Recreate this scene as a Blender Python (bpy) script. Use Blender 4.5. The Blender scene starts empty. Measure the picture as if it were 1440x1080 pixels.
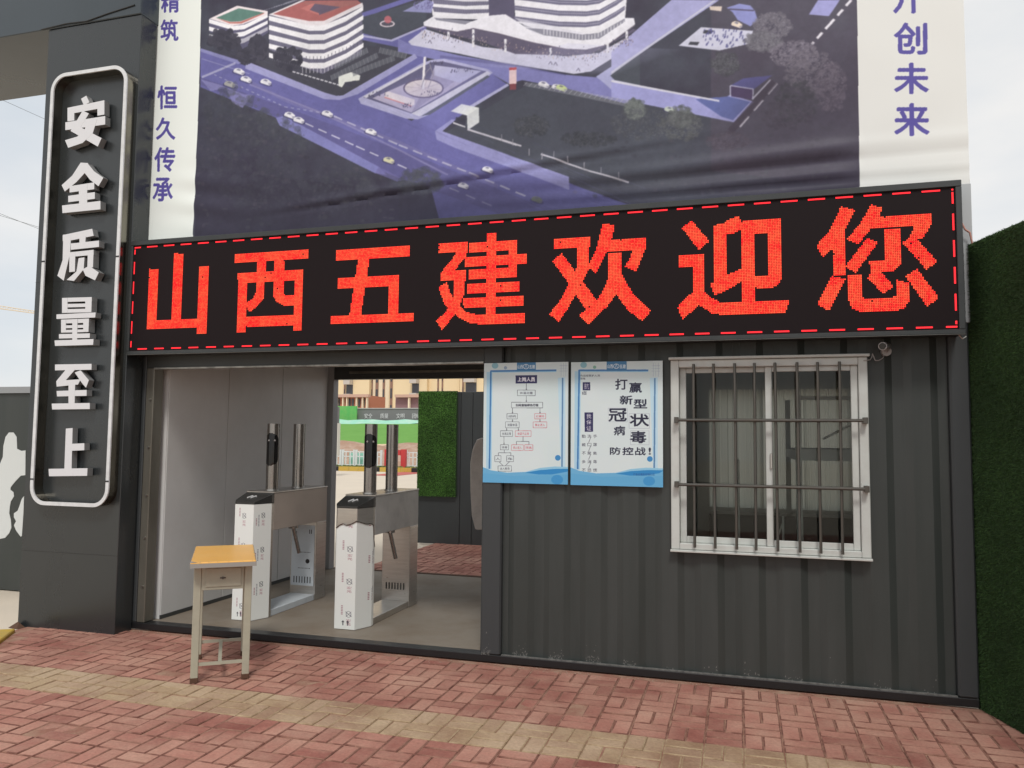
import bpy, bmesh, math, random
import numpy as np
from mathutils import Vector, Matrix
random.seed(7); RNG = np.random.RandomState(11)
S = bpy.context.scene
COL = S.collection
PI = math.pi

# ------------------------------------------------------------------ camera
CAM_H, CAM_D = 1.6, 5.45
FPX = 1099.4
yaw, pit, rol = map(math.radians, (16.297, 3.996, 0.568))
f_ = np.array([-math.sin(yaw)*math.cos(pit), math.cos(yaw)*math.cos(pit), math.sin(pit)])
r0 = np.array([math.cos(yaw), math.sin(yaw), 0.0]); u0 = np.cross(r0, f_)
r_ = math.cos(rol)*r0 + math.sin(rol)*u0
u_ = -math.sin(rol)*r0 + math.cos(rol)*u0
C_ = np.array([0.0, -CAM_D, CAM_H])
def ray(x, y): return f_ + r_*((x-720)/FPX) - u_*((y-540)/FPX)
def at(x, y, Y=0.0):            # point of the vertical plane y = Y that the photo shows at pixel (x, y)
    d = ray(x, y); return C_ + d*((Y-C_[1])/d[1])
def gnd(x, y, z=0.0):
    d = ray(x, y); return C_ + d*((z-C_[2])/d[2])
def proj(p):
    q = np.asarray(p, float)-C_; w = q@f_
    return 720+FPX*(q@r_)/w, 540-FPX*(q@u_)/w, w
cam = bpy.data.cameras.new('camera'); co = bpy.data.objects.new('camera', cam); COL.objects.link(co)
cam.sensor_width = 36; cam.lens = FPX/1440*36; cam.clip_end = 2000; cam.clip_start = 0.05
co.matrix_world = Matrix(((r_[0], u_[0], -f_[0], C_[0]), (r_[1], u_[1], -f_[1], C_[1]), (r_[2], u_[2], -f_[2], C_[2]), (0, 0, 0, 1)))
S.camera = co

# ------------------------------------------------------------------ light
SUN_EL, SUN_AZ = math.radians(52), math.radians(164)      # azimuth clockwise from +y: behind the camera, a little left
w = bpy.data.worlds.new('World'); S.world = w; w.use_nodes = True
nt = w.node_tree; nt.nodes.clear(); N = nt.nodes.new; L = nt.links.new
out = N('ShaderNodeOutputWorld'); bg = N('ShaderNodeBackground'); bg.inputs[1].default_value = 0.1
sky = N('ShaderNodeTexSky'); sky.sky_type = 'NISHITA'; sky.sun_disc = False
sky.sun_elevation = SUN_EL; sky.sun_rotation = SUN_AZ
tc = N('ShaderNodeTexCoord'); mp = N('ShaderNodeMapping'); mp.inputs['Scale'].default_value = (1, 1, 2.6)
no = N('ShaderNodeTexNoise'); no.inputs['Scale'].default_value = 2.2; no.inputs['Detail'].default_value = 6; no.inputs['Roughness'].default_value = 0.5
cr = N('ShaderNodeValToRGB')
cr.color_ramp.elements[0].position = 0.32; cr.color_ramp.elements[0].color = (6.3, 6.8, 7.3, 1)
cr.color_ramp.elements[1].position = 0.66; cr.color_ramp.elements[1].color = (8.8, 8.6, 8.3, 1)
mx = N('ShaderNodeMix'); mx.data_type = 'RGBA'; mx.inputs[0].default_value = 0.9
L(tc.outputs['Generated'], mp.inputs[0]); L(mp.outputs[0], no.inputs[0]); L(no.outputs[0], cr.inputs[0])
L(sky.outputs[0], mx.inputs[6]); L(cr.outputs[0], mx.inputs[7]); L(mx.outputs[2], bg.inputs[0]); L(bg.outputs[0], out.inputs[0])
sl = bpy.data.lights.new('sun', 'SUN'); sl.energy = 1.5; sl.angle = math.radians(13); sl.color = (1.0, 0.97, 0.92)
so = bpy.data.objects.new('sun', sl); COL.objects.link(so)
sd = Vector((math.sin(SUN_AZ)*math.cos(SUN_EL), math.cos(SUN_AZ)*math.cos(SUN_EL), math.sin(SUN_EL)))
so.rotation_euler = sd.to_track_quat('Z', 'Y').to_euler()
S.view_settings.view_transform = 'Standard'; S.view_settings.look = 'None'
S.view_settings.gamma = 1; S.view_settings.use_curve_mapping = False
S.view_settings.exposure = 0.15
S.cycles.max_bounces = 8

# ------------------------------------------------------------------ helpers
def lin(c):
    c = [v/255 for v in c]; return [v/12.92 if v <= .04045 else ((v+.055)/1.055)**2.4 for v in c]
def mat(name, col, rough=.6, metal=0., noise=None, bump=None, spec=.5, grain=None):
    """noise=(scale, amount, colour2[, stretch])  bump=(scale, strength)"""
    m = bpy.data.materials.new(name); m.use_nodes = True; t = m.node_tree; b = t.nodes['Principled BSDF']
    b.inputs['Base Color'].default_value = (*col, 1); b.inputs['Roughness'].default_value = rough
    b.inputs['Metallic'].default_value = metal; b.inputs['Specular IOR Level'].default_value = spec
    if noise or bump:
        tc = t.nodes.new('ShaderNodeTexCoord')
    if noise:
        mp = t.nodes.new('ShaderNodeMapping'); mp.inputs['Scale'].default_value = noise[3] if len(noise) > 3 else (1, 1, 1)
        n = t.nodes.new('ShaderNodeTexNoise'); n.inputs['Scale'].default_value = noise[0]; n.inputs['Detail'].default_value = 7; n.inputs['Roughness'].default_value = .65
        r = t.nodes.new('ShaderNodeValToRGB'); r.color_ramp.elements[0].position = .42; r.color_ramp.elements[1].position = .68
        r.color_ramp.elements[0].color = (0, 0, 0, 1); r.color_ramp.elements[1].color = (noise[1],)*3+(1,)
        x = t.nodes.new('ShaderNodeMix'); x.data_type = 'RGBA'
        x.inputs[6].default_value = (*col, 1); x.inputs[7].default_value = (*noise[2], 1)
        t.links.new(tc.outputs['Object'], mp.inputs[0]); t.links.new(mp.outputs[0], n.inputs[0]); t.links.new(n.outputs[0], r.inputs[0])
        t.links.new(r.outputs[0], x.inputs[0]); t.links.new(x.outputs[2], b.inputs['Base Color'])
        rr = t.nodes.new('ShaderNodeMapRange'); rr.inputs[3].default_value = max(rough-.08, .02); rr.inputs[4].default_value = min(rough+.14, 1)
        t.links.new(n.outputs[0], rr.inputs[0]); t.links.new(rr.outputs[0], b.inputs['Roughness'])
    if bump:
        n2 = t.nodes.new('ShaderNodeTexNoise'); n2.inputs['Scale'].default_value = bump[0]; n2.inputs['Detail'].default_value = 4
        bp = t.nodes.new('ShaderNodeBump'); bp.inputs['Strength'].default_value = bump[1]; bp.inputs['Distance'].default_value = .01
        t.links.new(tc.outputs['Object'], n2.inputs[0]); t.links.new(n2.outputs[0], bp.inputs['Height']); t.links.new(bp.outputs[0], b.inputs['Normal'])
    return m
def emit(name, col, s):
    m = bpy.data.materials.new(name); m.use_nodes = True; t = m.node_tree; b = t.nodes['Principled BSDF']
    b.inputs['Base Color'].default_value = (.03, .004, .004, 1); b.inputs['Specular IOR Level'].default_value = 0
    b.inputs['Emission Color'].default_value = (*col, 1); b.inputs['Emission Strength'].default_value = s
    return m

def rootloc(o):
    v = Vector((0, 0, 0))
    while o is not None: v += Vector(o.location); o = o.parent
    return v
class MB:
    def __init__(s): s.v = []; s.f = []; s.uv = None
    def add(s, vs, fs):
        n = len(s.v); s.v += [tuple(map(float, p)) for p in vs]; s.f += [tuple(i+n for i in f) for f in fs]; return s
    def box(s, x0, y0, z0, x1, y1, z1):
        return s.add([(x0,y0,z0),(x1,y0,z0),(x1,y1,z0),(x0,y1,z0),(x0,y0,z1),(x1,y0,z1),(x1,y1,z1),(x0,y1,z1)],
              [(3,2,1,0),(4,5,6,7),(0,1,5,4),(1,2,6,5),(2,3,7,6),(3,0,4,7)])
    def prism(s, pts, d0, d1, axis='y'):
        """pts 2-D outline; axis 'y': pts are (x,z) ; 'z': (x,y) ; 'x': (y,z)"""
        n = len(pts)
        g = {'y': lambda p, d: (p[0], d, p[1]), 'z': lambda p, d: (p[0], p[1], d), 'x': lambda p, d: (d, p[0], p[1])}[axis]
        vs = [g(p, d0) for p in pts]+[g(p, d1) for p in pts]
        fs = [tuple(range(n)), tuple(range(2*n-1, n-1, -1))]+[(i, i+n, (i+1) % n+n, (i+1) % n) for i in range(n)]
        return s.add(vs, fs)
    def cyl(s, p0, p1, r, n=16, r1=None, cap=True):
        p0, p1 = Vector(p0), Vector(p1); d = (p1-p0).normalized(); r1 = r if r1 is None else r1
        a = d.orthogonal().normalized(); b = d.cross(a)
        vs = [p0+(a*math.cos(2*PI*i/n)+b*math.sin(2*PI*i/n))*r for i in range(n)]+[p1+(a*math.cos(2*PI*i/n)+b*math.sin(2*PI*i/n))*r1 for i in range(n)]
        fs = [(i, (i+1) % n, (i+1) % n+n, i+n) for i in range(n)]
        if cap: fs += [tuple(range(n-1, -1, -1)), tuple(range(n, 2*n))]
        return s.add(vs, fs)
    def tube(s, pts, r, n=8):
        for a, b in zip(pts[:-1], pts[1:]): s.cyl(a, b, r, n)
        return s
    def build(s, name, m, parent=None, bevel=0, smooth=False, local=False, segs=1):
        me = bpy.data.meshes.new(name); off = Vector((0, 0, 0)) if (local or parent is None) else rootloc(parent)
        vs = [(x-off.x, y-off.y, z-off.z) for x, y, z in s.v] if off.length else s.v
        me.from_pydata(vs, [], s.f)
        bm = bmesh.new(); bm.from_mesh(me)
        bmesh.ops.recalc_face_normals(bm, faces=bm.faces)
        if bevel:
            bmesh.ops.bevel(bm, geom=[e for e in bm.edges if len(e.link_faces) == 2 and e.calc_face_angle(0) > .4], offset=bevel, segments=segs, profile=.6, affect='EDGES', clamp_overlap=True)
        bm.to_mesh(me); bm.free()
        if smooth:
            me.shade_smooth(); me.set_sharp_from_angle(angle=.6)
        o = bpy.data.objects.new(name, me); COL.objects.link(o)
        if m: me.materials.append(m)
        if parent is not None: o.parent = parent
        return o
def box(name, m, parent, *b, bevel=0, local=False): return MB().box(*b).build(name, m, parent, bevel=bevel, local=local)
def tag(o, label=None, cat=None, group=None, kind=None):
    if label: o['label'] = label
    if cat: o['category'] = cat
    if group: o['group'] = group
    if kind: o['kind'] = kind
    return o
def empty(name, loc, label, cat, group=None, rz=0):
    o = bpy.data.objects.new(name, None); COL.objects.link(o); o.location = loc; o.rotation_euler = (0, 0, rz); o.empty_display_size = .1
    return tag(o, label, cat, group)
def copy_tree(o, parent=None):
    c = o.copy(); COL.objects.link(c); c.parent = parent
    for ch in list(o.children): copy_tree(ch, c)
    return c
_gl = {}
def glyph(txt, bold=0.0):
    k = (txt, bold)
    if k in _gl: return _gl[k]
    c = bpy.data.curves.new('t', 'FONT'); c.body = txt; c.offset = bold; c.resolution_u = 3
    o = bpy.data.objects.new('t', c); COL.objects.link(o); bpy.context.view_layer.update()
    me = bpy.data.meshes.new_from_object(o.evaluated_get(bpy.context.evaluated_depsgraph_get()))
    me.calc_loop_triangles()
    v = np.array([tuple(p.co)[:2] for p in me.vertices]); t = np.array([tuple(q.vertices) for q in me.loop_triangles])
    bpy.data.objects.remove(o); bpy.data.curves.remove(c); bpy.data.meshes.remove(me)
    v = v-v.min(0); v = v/v.max(0)
    _gl[k] = (v, t); return v, t
def glyph_solid(txt, bold, box, y0, y1, name, m, parent):
    """extruded letter fitted into box (x0,z0,x1,z1), front at y0, back at y1"""
    c = bpy.data.curves.new('t', 'FONT'); c.body = txt; c.offset = 0; c.resolution_u = 3; c.extrude = .5
    o = bpy.data.objects.new('t', c); COL.objects.link(o); bpy.context.view_layer.update()
    me = bpy.data.meshes.new_from_object(o.evaluated_get(bpy.context.evaluated_depsgraph_get()))
    bpy.data.objects.remove(o); bpy.data.curves.remove(c)
    v = np.array([tuple(p.co) for p in me.vertices]); v -= v.min(0); v /= v.max(0); off = rootloc(parent)
    for p, q in zip(me.vertices, v):
        p.co = (box[0]+q[0]*(box[2]-box[0])-off.x, y1+(y0-y1)*q[2]-off.y, box[1]+q[1]*(box[3]-box[1])-off.z)
    me.name = name; me.materials.clear(); me.materials.append(m)
    ob = bpy.data.objects.new(name, me); COL.objects.link(ob); ob.parent = parent; return ob
def rect_panel(name, m, parent, x0, z0, x1, z1, y0, y1, bevel=0): return box(name, m, parent, x0, y0, z0, x1, y1, z1, bevel=bevel)

def vnoise(h, w_, cell, seed=0):
    r = np.random.RandomState(seed); gh, gw = int(h/cell)+3, int(w_/cell)+3; g = r.rand(gh, gw).astype(np.float32)
    y = np.arange(h)/cell; x = np.arange(w_)/cell; yi = y.astype(int); xi = x.astype(int)
    fy = (y-yi)[:, None]; fx = (x-xi)[None]; fy = fy*fy*(3-2*fy); fx = fx*fx*(3-2*fx)
    a = g[yi][:, xi]; b = g[yi][:, xi+1]; c = g[yi+1][:, xi]; d = g[yi+1][:, xi+1]
    return (a*(1-fx)+b*fx)*(1-fy)+(c*(1-fx)+d*fx)*fy
class Canvas:
    """printed sheet: plane y = Y, x0..x1, z0..z1"""
    def __init__(s, x0, z0, x1, z1, ppm, Y, base):
        s.x0, s.z0, s.x1, s.z1, s.p, s.Y = x0, z0, x1, z1, ppm, Y
        s.w, s.h = int((x1-x0)*ppm), int((z1-z0)*ppm); s.a = np.zeros((s.h, s.w, 3), np.float32); s.a[:] = np.array(base)/255
        s.crop = (0, 0, 1)
    def T(s, p):
        ox, oy, k = s.crop; q = at(ox+p[0]/k, oy+p[1]/k, s.Y); return ((q[0]-s.x0)*s.p, (q[2]-s.z0)*s.p)
    def _fill(s, P, col, al=1.0, tex=None):
        P = np.array(P); x0, y0 = np.floor(P.min(0)).astype(int)-1; x1, y1 = np.ceil(P.max(0)).astype(int)+1
        x0, y0 = max(x0, 0), max(y0, 0); x1, y1 = min(x1, s.w), min(y1, s.h)
        if x1 <= x0 or y1 <= y0: return
        X, Yy = np.meshgrid(np.arange(x0, x1)+.5, np.arange(y0, y1)+.5); ins = np.zeros(X.shape, bool)
        for (ax, ay), (bx, by) in zip(P, np.roll(P, -1, 0)):
            if ay == by: continue
            ins ^= ((ay > Yy) != (by > Yy)) & (X < (bx-ax)*(Yy-ay)/(by-ay)+ax)
        m = ins.astype(np.float32)*al
        if tex is not None: m = m*tex[y0:y1, x0:x1]
        v = s.a[y0:y1, x0:x1]; v += (np.array(col, np.float32)/255-v)*m[..., None]
    def poly(s, col, pts, al=1.0, tex=None): s._fill([s.T(p) for p in pts], col, al, tex)
    def line(s, col, pts, wd, al=1.0, dash=None):
        P = [np.array(s.T(p)) for p in pts]; wd = wd*s.p
        for a, b in zip(P[:-1], P[1:]):
            d = b-a; l = np.hypot(*d)
            if l < 1e-6: continue
            d = d/l; n = np.array([-d[1], d[0]])*wd/2
            segs = [(0, l)] if not dash else [(t, min(t+dash[0]*s.p, l)) for t in np.arange(0, l, sum(dash)*s.p)]
            for t0, t1 in segs: s._fill([a+d*t0+n, a+d*t1+n, a+d*t1-n, a+d*t0-n], col, al)
    def ell(s, col, c, rx, ry, al=1.0, tex=None, n=24): s.poly(col, [(c[0]+rx*math.cos(i*2*PI/n), c[1]+ry*math.sin(i*2*PI/n)) for i in range(n)], al, tex)
    def rect(s, col, x0, y0, x1, y1, al=1.0): s.poly(col, [(x0, y0), (x1, y0), (x1, y1), (x0, y1)], al)
    def frame(s, col, x0, y0, x1, y1, wd, al=1.): s.line(col, [(x0, y0), (x1, y0), (x1, y1), (x0, y1), (x0, y0)], wd, al)
    def text(s, txt, col, x0, y0, x1, y1, bold=.01, al=1.):
        v, t = glyph(txt, 0.0); a = np.array(s.T((x0, y1))); b = np.array(s.T((x1, y1))); c = np.array(s.T((x0, y0)))
        q = a+(b-a)*v[:, :1]+(c-a)*v[:, 1:]
        A = q[t]; sz = max(np.hypot(*(b-a)), np.hypot(*(c-a)))*bold*.9
        for ox_, oz_ in ((0, 0), (sz, 0), (-sz, 0), (0, sz), (0, -sz), (sz*.7, sz*.7), (-sz*.7, -sz*.7)) if bold > 0 and sz > .6 else ((0, 0),):
            for tri in A: s._fill(tri+np.array([ox_, oz_]), col, al)
    def blur(s):
        a = s.a; b = a.copy(); b[1:-1] = a[1:-1]*.5+(a[:-2]+a[2:])*.25; a = b.copy(); b[:, 1:-1] = a[:, 1:-1]*.5+(a[:, :-2]+a[:, 2:])*.25; s.a = b
    def image(s, name):
        im = bpy.data.images.new(name, s.w, s.h); px = np.ones((s.h, s.w, 4), np.float32); px[..., :3] = np.clip(s.a, 0, 1)
        im.pixels.foreach_set(px.ravel()); im.update(); im.pack(); return im
def print_mat(name, im, rough=.5, gain=1.0, bump=0, spec=.5):
    m = bpy.data.materials.new(name); m.use_nodes = True; t = m.node_tree; b = t.nodes['Principled BSDF']; b.inputs['Roughness'].default_value = rough; b.inputs['Specular IOR Level'].default_value = spec
    i = t.nodes.new('ShaderNodeTexImage'); i.image = im; u = t.nodes.new('ShaderNodeUVMap')
    g = t.nodes.new('ShaderNodeMix'); g.data_type = 'RGBA'; g.blend_type = 'MULTIPLY'; g.inputs[0].default_value = 1; g.inputs[7].default_value = (gain, gain, gain, 1)
    t.links.new(u.outputs[0], i.inputs[0]); t.links.new(i.outputs[0], g.inputs[6]); t.links.new(g.outputs[2], b.inputs['Base Color'])
    return m
def sheet(name, m, parent, x0, z0, x1, z1, Y, th=.004, nx=1, nz=1, disp=None, uvbox=None):
    """printed sheet with thickness; UV spans uvbox (x0,z0,x1,z1)"""
    U = uvbox or (x0, z0, x1, z1); off = rootloc(parent) if parent else Vector((0, 0, 0))
    vs, fs = [], []
    for k in (0, 1):
        for j in range(nz+1):
            for i in range(nx+1):
                x = x0+(x1-x0)*i/nx; z = z0+(z1-z0)*j/nz; d = disp(x, z) if disp else 0
                vs.append((x-off.x, Y-d+k*th-off.y, z-off.z))
    n1 = (nx+1)*(nz+1); W = nx+1
    for j in range(nz):
        for i in range(nx):
            a = j*W+i; fs.append((a, a+1, a+1+W, a+W)); fs.append((n1+a, n1+a+W, n1+a+1+W, n1+a+1))
    for i in range(nx): fs.append((i, n1+i, n1+i+1, i+1)); a = nz*W+i; fs.append((a, a+1, n1+a+1, n1+a))
    for j in range(nz): a = j*W; fs.append((a, a+W, n1+a+W, n1+a)); a = j*W+nx; fs.append((a, n1+a, n1+a+W, a+W))
    me = bpy.data.meshes.new(name); me.from_pydata(vs, [], fs); uv = me.uv_layers.new(name='UVMap')
    for lp in me.loops:
        p = vs[lp.vertex_index]; uv.data[lp.index].uv = ((p[0]+off.x-U[0])/(U[2]-U[0]), (p[2]+off.z-U[1])/(U[3]-U[1]))
    me.materials.append(m)
    if nx > 1: me.shade_smooth(); me.set_sharp_from_angle(angle=1.0)
    o = bpy.data.objects.new(name, me); COL.objects.link(o); o.parent = parent; return o

# ------------------------------------------------------------------ materials
M = {}
M['ground'] = mat('ground_concrete', (.66, .57, .46), .9, noise=(.7, .5, (.56, .49, .40)), bump=(30, .3))
M['floor'] = mat('container_floor', (.235, .20, .16), .6, noise=(1.6, .8, (.17, .125, .085)), bump=(40, .15))
M['dark'] = mat('dark_grey_paint', (.044, .048, .047), .42, noise=(3.0, .5, (.062, .064, .06)), bump=(6, .12))
M['corr'] = mat('corrugated_paint', (.036, .042, .039), .45, noise=(2.6, .7, (.056, .06, .057), (1.6, 1, .16)), bump=(5, .15))
M['pillar'] = mat('pillar_gloss_paint', (.021, .025, .027), .25, noise=(2.0, .5, (.026, .029, .030), (1, 1, .4)), bump=(3, .10), spec=.75)
M['black'] = mat('black_steel', (.012, .012, .013), .4)
M['bed'] = mat('joint_sand', (.30, .135, .095), .95, noise=(6, .8, (.44, .30, .21)), bump=(60, .6))
M['white_ring'] = mat('white_paint_worn', (.72, .73, .74), .45, noise=(14, .55, (.5, .5, .5)))
M['steel_side'] = mat('polished_side_steel', (.26, .24, .20), .22, 1.0, noise=(3, .8, (.12, .11, .09), (1, 1, .2)))
M['letter'] = mat('letter_white', (.70, .70, .72), .4)
M['letter_edge'] = mat('letter_edge_metal', (.30, .30, .30), .4, .3)
M['wallpanel'] = mat('inner_wall_panel', (.66, .66, .65), .34, noise=(1.1, .6, (.54, .53, .51)), bump=(2.5, .12))
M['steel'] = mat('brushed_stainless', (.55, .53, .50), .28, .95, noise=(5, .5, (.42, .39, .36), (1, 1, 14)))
M['steel_dark'] = mat('dark_stainless', (.33, .31, .29), .24, 1.0, noise=(5, .5, (.2, .19, .18), (14, 14, 1)))  # darker stainless for the columns and drop arm
M['gloss_black'] = mat('gloss_black_plastic', (.010, .010, .011), .08)
M['white_frame'] = mat('window_white_aluminium', (.58, .60, .57), .4, noise=(9, .5, (.48, .47, .44)))
M['bar'] = mat('grille_bar_steel', (.115, .11, .10), .4, .6, noise=(12, .6, (.12, .10, .08), (1, 1, .3)))
M['jamb'] = mat('door_jamb_metal', (.20, .19, .16), .4, .5, noise=(5, .7, (.11, .10, .08), (1, 1, .15)))
M['desk_paint'] = mat('desk_grey_green_paint', (.42, .40, .31), .45, noise=(9, .5, (.33, .31, .24)))
M['desk_top'] = mat('desk_orange_laminate', (.93, .50, .115), .3, noise=(6, .5, (.86, .52, .18)))
M['rust'] = mat('rusty_foot', (.10, .05, .03), .9)
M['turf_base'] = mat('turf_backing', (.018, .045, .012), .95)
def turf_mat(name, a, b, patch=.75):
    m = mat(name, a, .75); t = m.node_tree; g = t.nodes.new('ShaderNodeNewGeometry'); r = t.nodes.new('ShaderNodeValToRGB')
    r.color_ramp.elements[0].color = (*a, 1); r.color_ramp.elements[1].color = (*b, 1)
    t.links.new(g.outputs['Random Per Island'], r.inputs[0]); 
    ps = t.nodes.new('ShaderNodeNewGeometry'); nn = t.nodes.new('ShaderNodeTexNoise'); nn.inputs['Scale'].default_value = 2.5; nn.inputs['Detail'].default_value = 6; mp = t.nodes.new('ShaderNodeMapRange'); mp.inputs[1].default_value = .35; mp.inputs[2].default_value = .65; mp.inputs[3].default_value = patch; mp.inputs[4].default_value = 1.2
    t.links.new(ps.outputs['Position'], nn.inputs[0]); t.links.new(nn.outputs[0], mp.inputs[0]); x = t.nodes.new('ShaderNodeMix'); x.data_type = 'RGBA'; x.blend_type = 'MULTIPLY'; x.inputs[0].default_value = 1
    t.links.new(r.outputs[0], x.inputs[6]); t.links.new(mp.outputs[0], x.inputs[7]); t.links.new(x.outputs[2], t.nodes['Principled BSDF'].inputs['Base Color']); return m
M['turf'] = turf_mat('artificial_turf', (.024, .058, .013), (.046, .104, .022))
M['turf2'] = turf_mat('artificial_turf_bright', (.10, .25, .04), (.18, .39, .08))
M['glass'] = bpy.data.materials.new('window_glass'); M['glass'].use_nodes = True
_t = M['glass'].node_tree; _t.nodes.clear(); _o = _t.nodes.new('ShaderNodeOutputMaterial'); _m = _t.nodes.new('ShaderNodeMixShader')
_a = _t.nodes.new('ShaderNodeBsdfTransparent'); _a.inputs[0].default_value = (.88, .90, .88, 1); _b = _t.nodes.new('ShaderNodeBsdfGlossy'); _b.inputs['Roughness'].default_value = .02
_f = _t.nodes.new('ShaderNodeFresnel'); _f.inputs[0].default_value = 1.34
_t.links.new(_f.outputs[0], _m.inputs[0]); _t.links.new(_a.outputs[0], _m.inputs[1]); _t.links.new(_b.outputs[0], _m.inputs[2]); _t.links.new(_m.outputs[0], _o.inputs[0])
# paving bricks: tone from the object and from the island
def brick_mat(name, c0, c1, c2):
    m = mat(name, c0, .85, bump=(45, .35)); t = m.node_tree; b = t.nodes['Principled BSDF']
    g = t.nodes.new('ShaderNodeNewGeometry'); oi = t.nodes.new('ShaderNodeObjectInfo'); ad = t.nodes.new('ShaderNodeMath'); ad.operation = 'ADD'
    fr = t.nodes.new('ShaderNodeMath'); fr.operation = 'FRACT'
    t.links.new(g.outputs['Random Per Island'], ad.inputs[0]); t.links.new(oi.outputs['Random'], ad.inputs[1]); t.links.new(ad.outputs[0], fr.inputs[0])
    r = t.nodes.new('ShaderNodeValToRGB'); e = r.color_ramp.elements
    e[0].color = (*c0, 1); e[1].color = (*c2, 1); k = e.new(.5); k.color = (*c1, 1)
    t.links.new(fr.outputs[0], r.inputs[0])
    n = t.nodes.new('ShaderNodeTexNoise'); n.inputs['Scale'].default_value = 2.3; n.inputs['Detail'].default_value = 8; n.inputs['Roughness'].default_value = .7
    gp = t.nodes.new('ShaderNodeNewGeometry'); t.links.new(gp.outputs['Position'], n.inputs[0])
    rr = t.nodes.new('ShaderNodeValToRGB'); rr.color_ramp.elements[0].position = .4; rr.color_ramp.elements[1].position = .7
    rr.color_ramp.elements[0].color = (0, 0, 0, 1); rr.color_ramp.elements[1].color = (.55, .55, .55, 1)
    x = t.nodes.new('ShaderNodeMix'); x.data_type = 'RGBA'; x.inputs[7].default_value = (.50, .34, .25, 1)
    t.links.new(n.outputs[0], rr.inputs[0]); t.links.new(rr.outputs[0], x.inputs[0]); t.links.new(r.outputs[0], x.inputs[6])
    n3 = t.nodes.new('ShaderNodeTexNoise'); n3.inputs['Scale'].default_value = 60; n3.inputs['Detail'].default_value = 3
    t.links.new(gp.outputs['Position'], n3.inputs[0])
    mr = t.nodes.new('ShaderNodeMapRange'); mr.inputs[3].default_value = .72; mr.inputs[4].default_value = 1.28; t.links.new(n3.outputs[0], mr.inputs[0])
    n4 = t.nodes.new('ShaderNodeTexNoise'); n4.inputs['Scale'].default_value = 1.1; n4.inputs['Detail'].default_value = 9; n4.inputs['Roughness'].default_value = .68; t.links.new(gp.outputs['Position'], n4.inputs[0])
    r4 = t.nodes.new('ShaderNodeValToRGB'); r4.color_ramp.elements[0].position = .33; r4.color_ramp.elements[0].color = (.60, .46, .46, 1); r4.color_ramp.elements[1].position = .56; r4.color_ramp.elements[1].color = (1, 1, 1, 1); t.links.new(n4.outputs[0], r4.inputs[0])
    m4 = t.nodes.new('ShaderNodeMix'); m4.data_type = 'RGBA'; m4.blend_type = 'MULTIPLY'; m4.inputs[0].default_value = 1; t.links.new(x.outputs[2], m4.inputs[6]); t.links.new(r4.outputs[0], m4.inputs[7])
    mm = t.nodes.new('ShaderNodeMix'); mm.data_type = 'RGBA'; mm.blend_type = 'MULTIPLY'; mm.inputs[0].default_value = 1
    t.links.new(m4.outputs[2], mm.inputs[6]); t.links.new(mr.outputs[0], mm.inputs[7]); t.links.new(mm.outputs[2], b.inputs['Base Color'])
    return m
M['brick_red'] = brick_mat('red_paving_brick', (.43, .185, .140), (.50, .245, .185), (.32, .115, .088))
M['brick_tan'] = brick_mat('tan_paving_brick', (.44, .32, .19), (.49, .365, .235), (.40, .275, .17))

# ================================================================== SETTING
def quad_sheet(name, pts, z, m, **k):
    return MB().add([(x, y, z) for x, y in pts], [tuple(range(len(pts)))]).build(name, m, **k)
g = quad_sheet('ground', [(-400, -60), (200, -60), (200, 600), (-400, 600)], -.05, M['ground']); tag(g, 'pale dusty concrete yard around and behind the gate', kind='structure')

# pavement of basketweave bricks in front of the guard house
BZ = 0.0
pv = MB().box(-5.72, -9.0, -.09, 3.5, .02, -.0052).build('pavement', M['bed']); tag(pv, 'red basketweave brick pavement with a tan stripe in front of the guard house', kind='structure')
def brick_mb(L_, W_, H_=.05, ch=.005):
    a, b = L_/2, W_/2
    vs = [(-a, -b, -H_), (a, -b, -H_), (a, b, -H_), (-a, b, -H_), (-a, -b, -ch), (a, -b, -ch), (a, b, -ch), (-a, b, -ch), (-a+ch, -b+ch, 0), (a-ch, -b+ch, 0), (a-ch, b-ch, 0), (-a+ch, b-ch, 0)]
    fs = [(0, 1, 5, 4), (1, 2, 6, 5), (2, 3, 7, 6), (3, 0, 4, 7), (4, 5, 9, 8), (5, 6, 10, 9), (6, 7, 11, 10), (7, 4, 8, 11), (8, 9, 10, 11)]
    return vs, fs
BV, BF = brick_mb(.1955, .0955, .05, .0070)
BV = [(x, y, z if z != -.0070 else -.0030) for x, y, z in BV]; BV = [(x, y, z) for x, y, z in BV]
CELL = .2
slots = []
for i in range(-29, 18):
    for j in range(0, 45):
        cx, cy = i*CELL+.1, -.065-(j+.5)*CELL
        tan = j in (5, 6)
        if (i+j) % 2: bs = [(cx, cy-.05, 0), (cx, cy+.05, 0)]
        else: bs = [(cx-.05, cy, PI/2), (cx+.05, cy, PI/2)]
        for bx, by, rz in bs:
            if bx < -5.75 or (bx+5.63)*.28+(by+.41)*.185 < .03: continue
            px, py, wd = proj((bx, by, 0))
            vis = int(wd > .3 and -30 < px < 1470 and py < 1110)
            if tan is False and j in (5, 6) : pass
            slots.append((bx, by, rz, tan, vis, (1/wd**2)*(abs(by+CAM_D)/wd) if wd > .3 else 0))
slots.sort(key=lambda s: (-s[4], -s[5]))
M['brick_edge'] = mat('brick_edge_joint_dark', (.17, .066, .048), .95, noise=(9, .8, (.42, .23, .165)), bump=(60, .5))  # chamfer faces darker than the brick tops, so the joint lines show
M['brick_edge_tan'] = mat('brick_edge_joint_dark_tan', (.30, .20, .115), .95, noise=(10, .9, (.5, .38, .24)), bump=(60, .5))
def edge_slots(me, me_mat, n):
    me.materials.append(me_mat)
    for i, pgn in enumerate(me.polygons): pgn.material_index = 0 if i % 9 == 8 else 1
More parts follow.
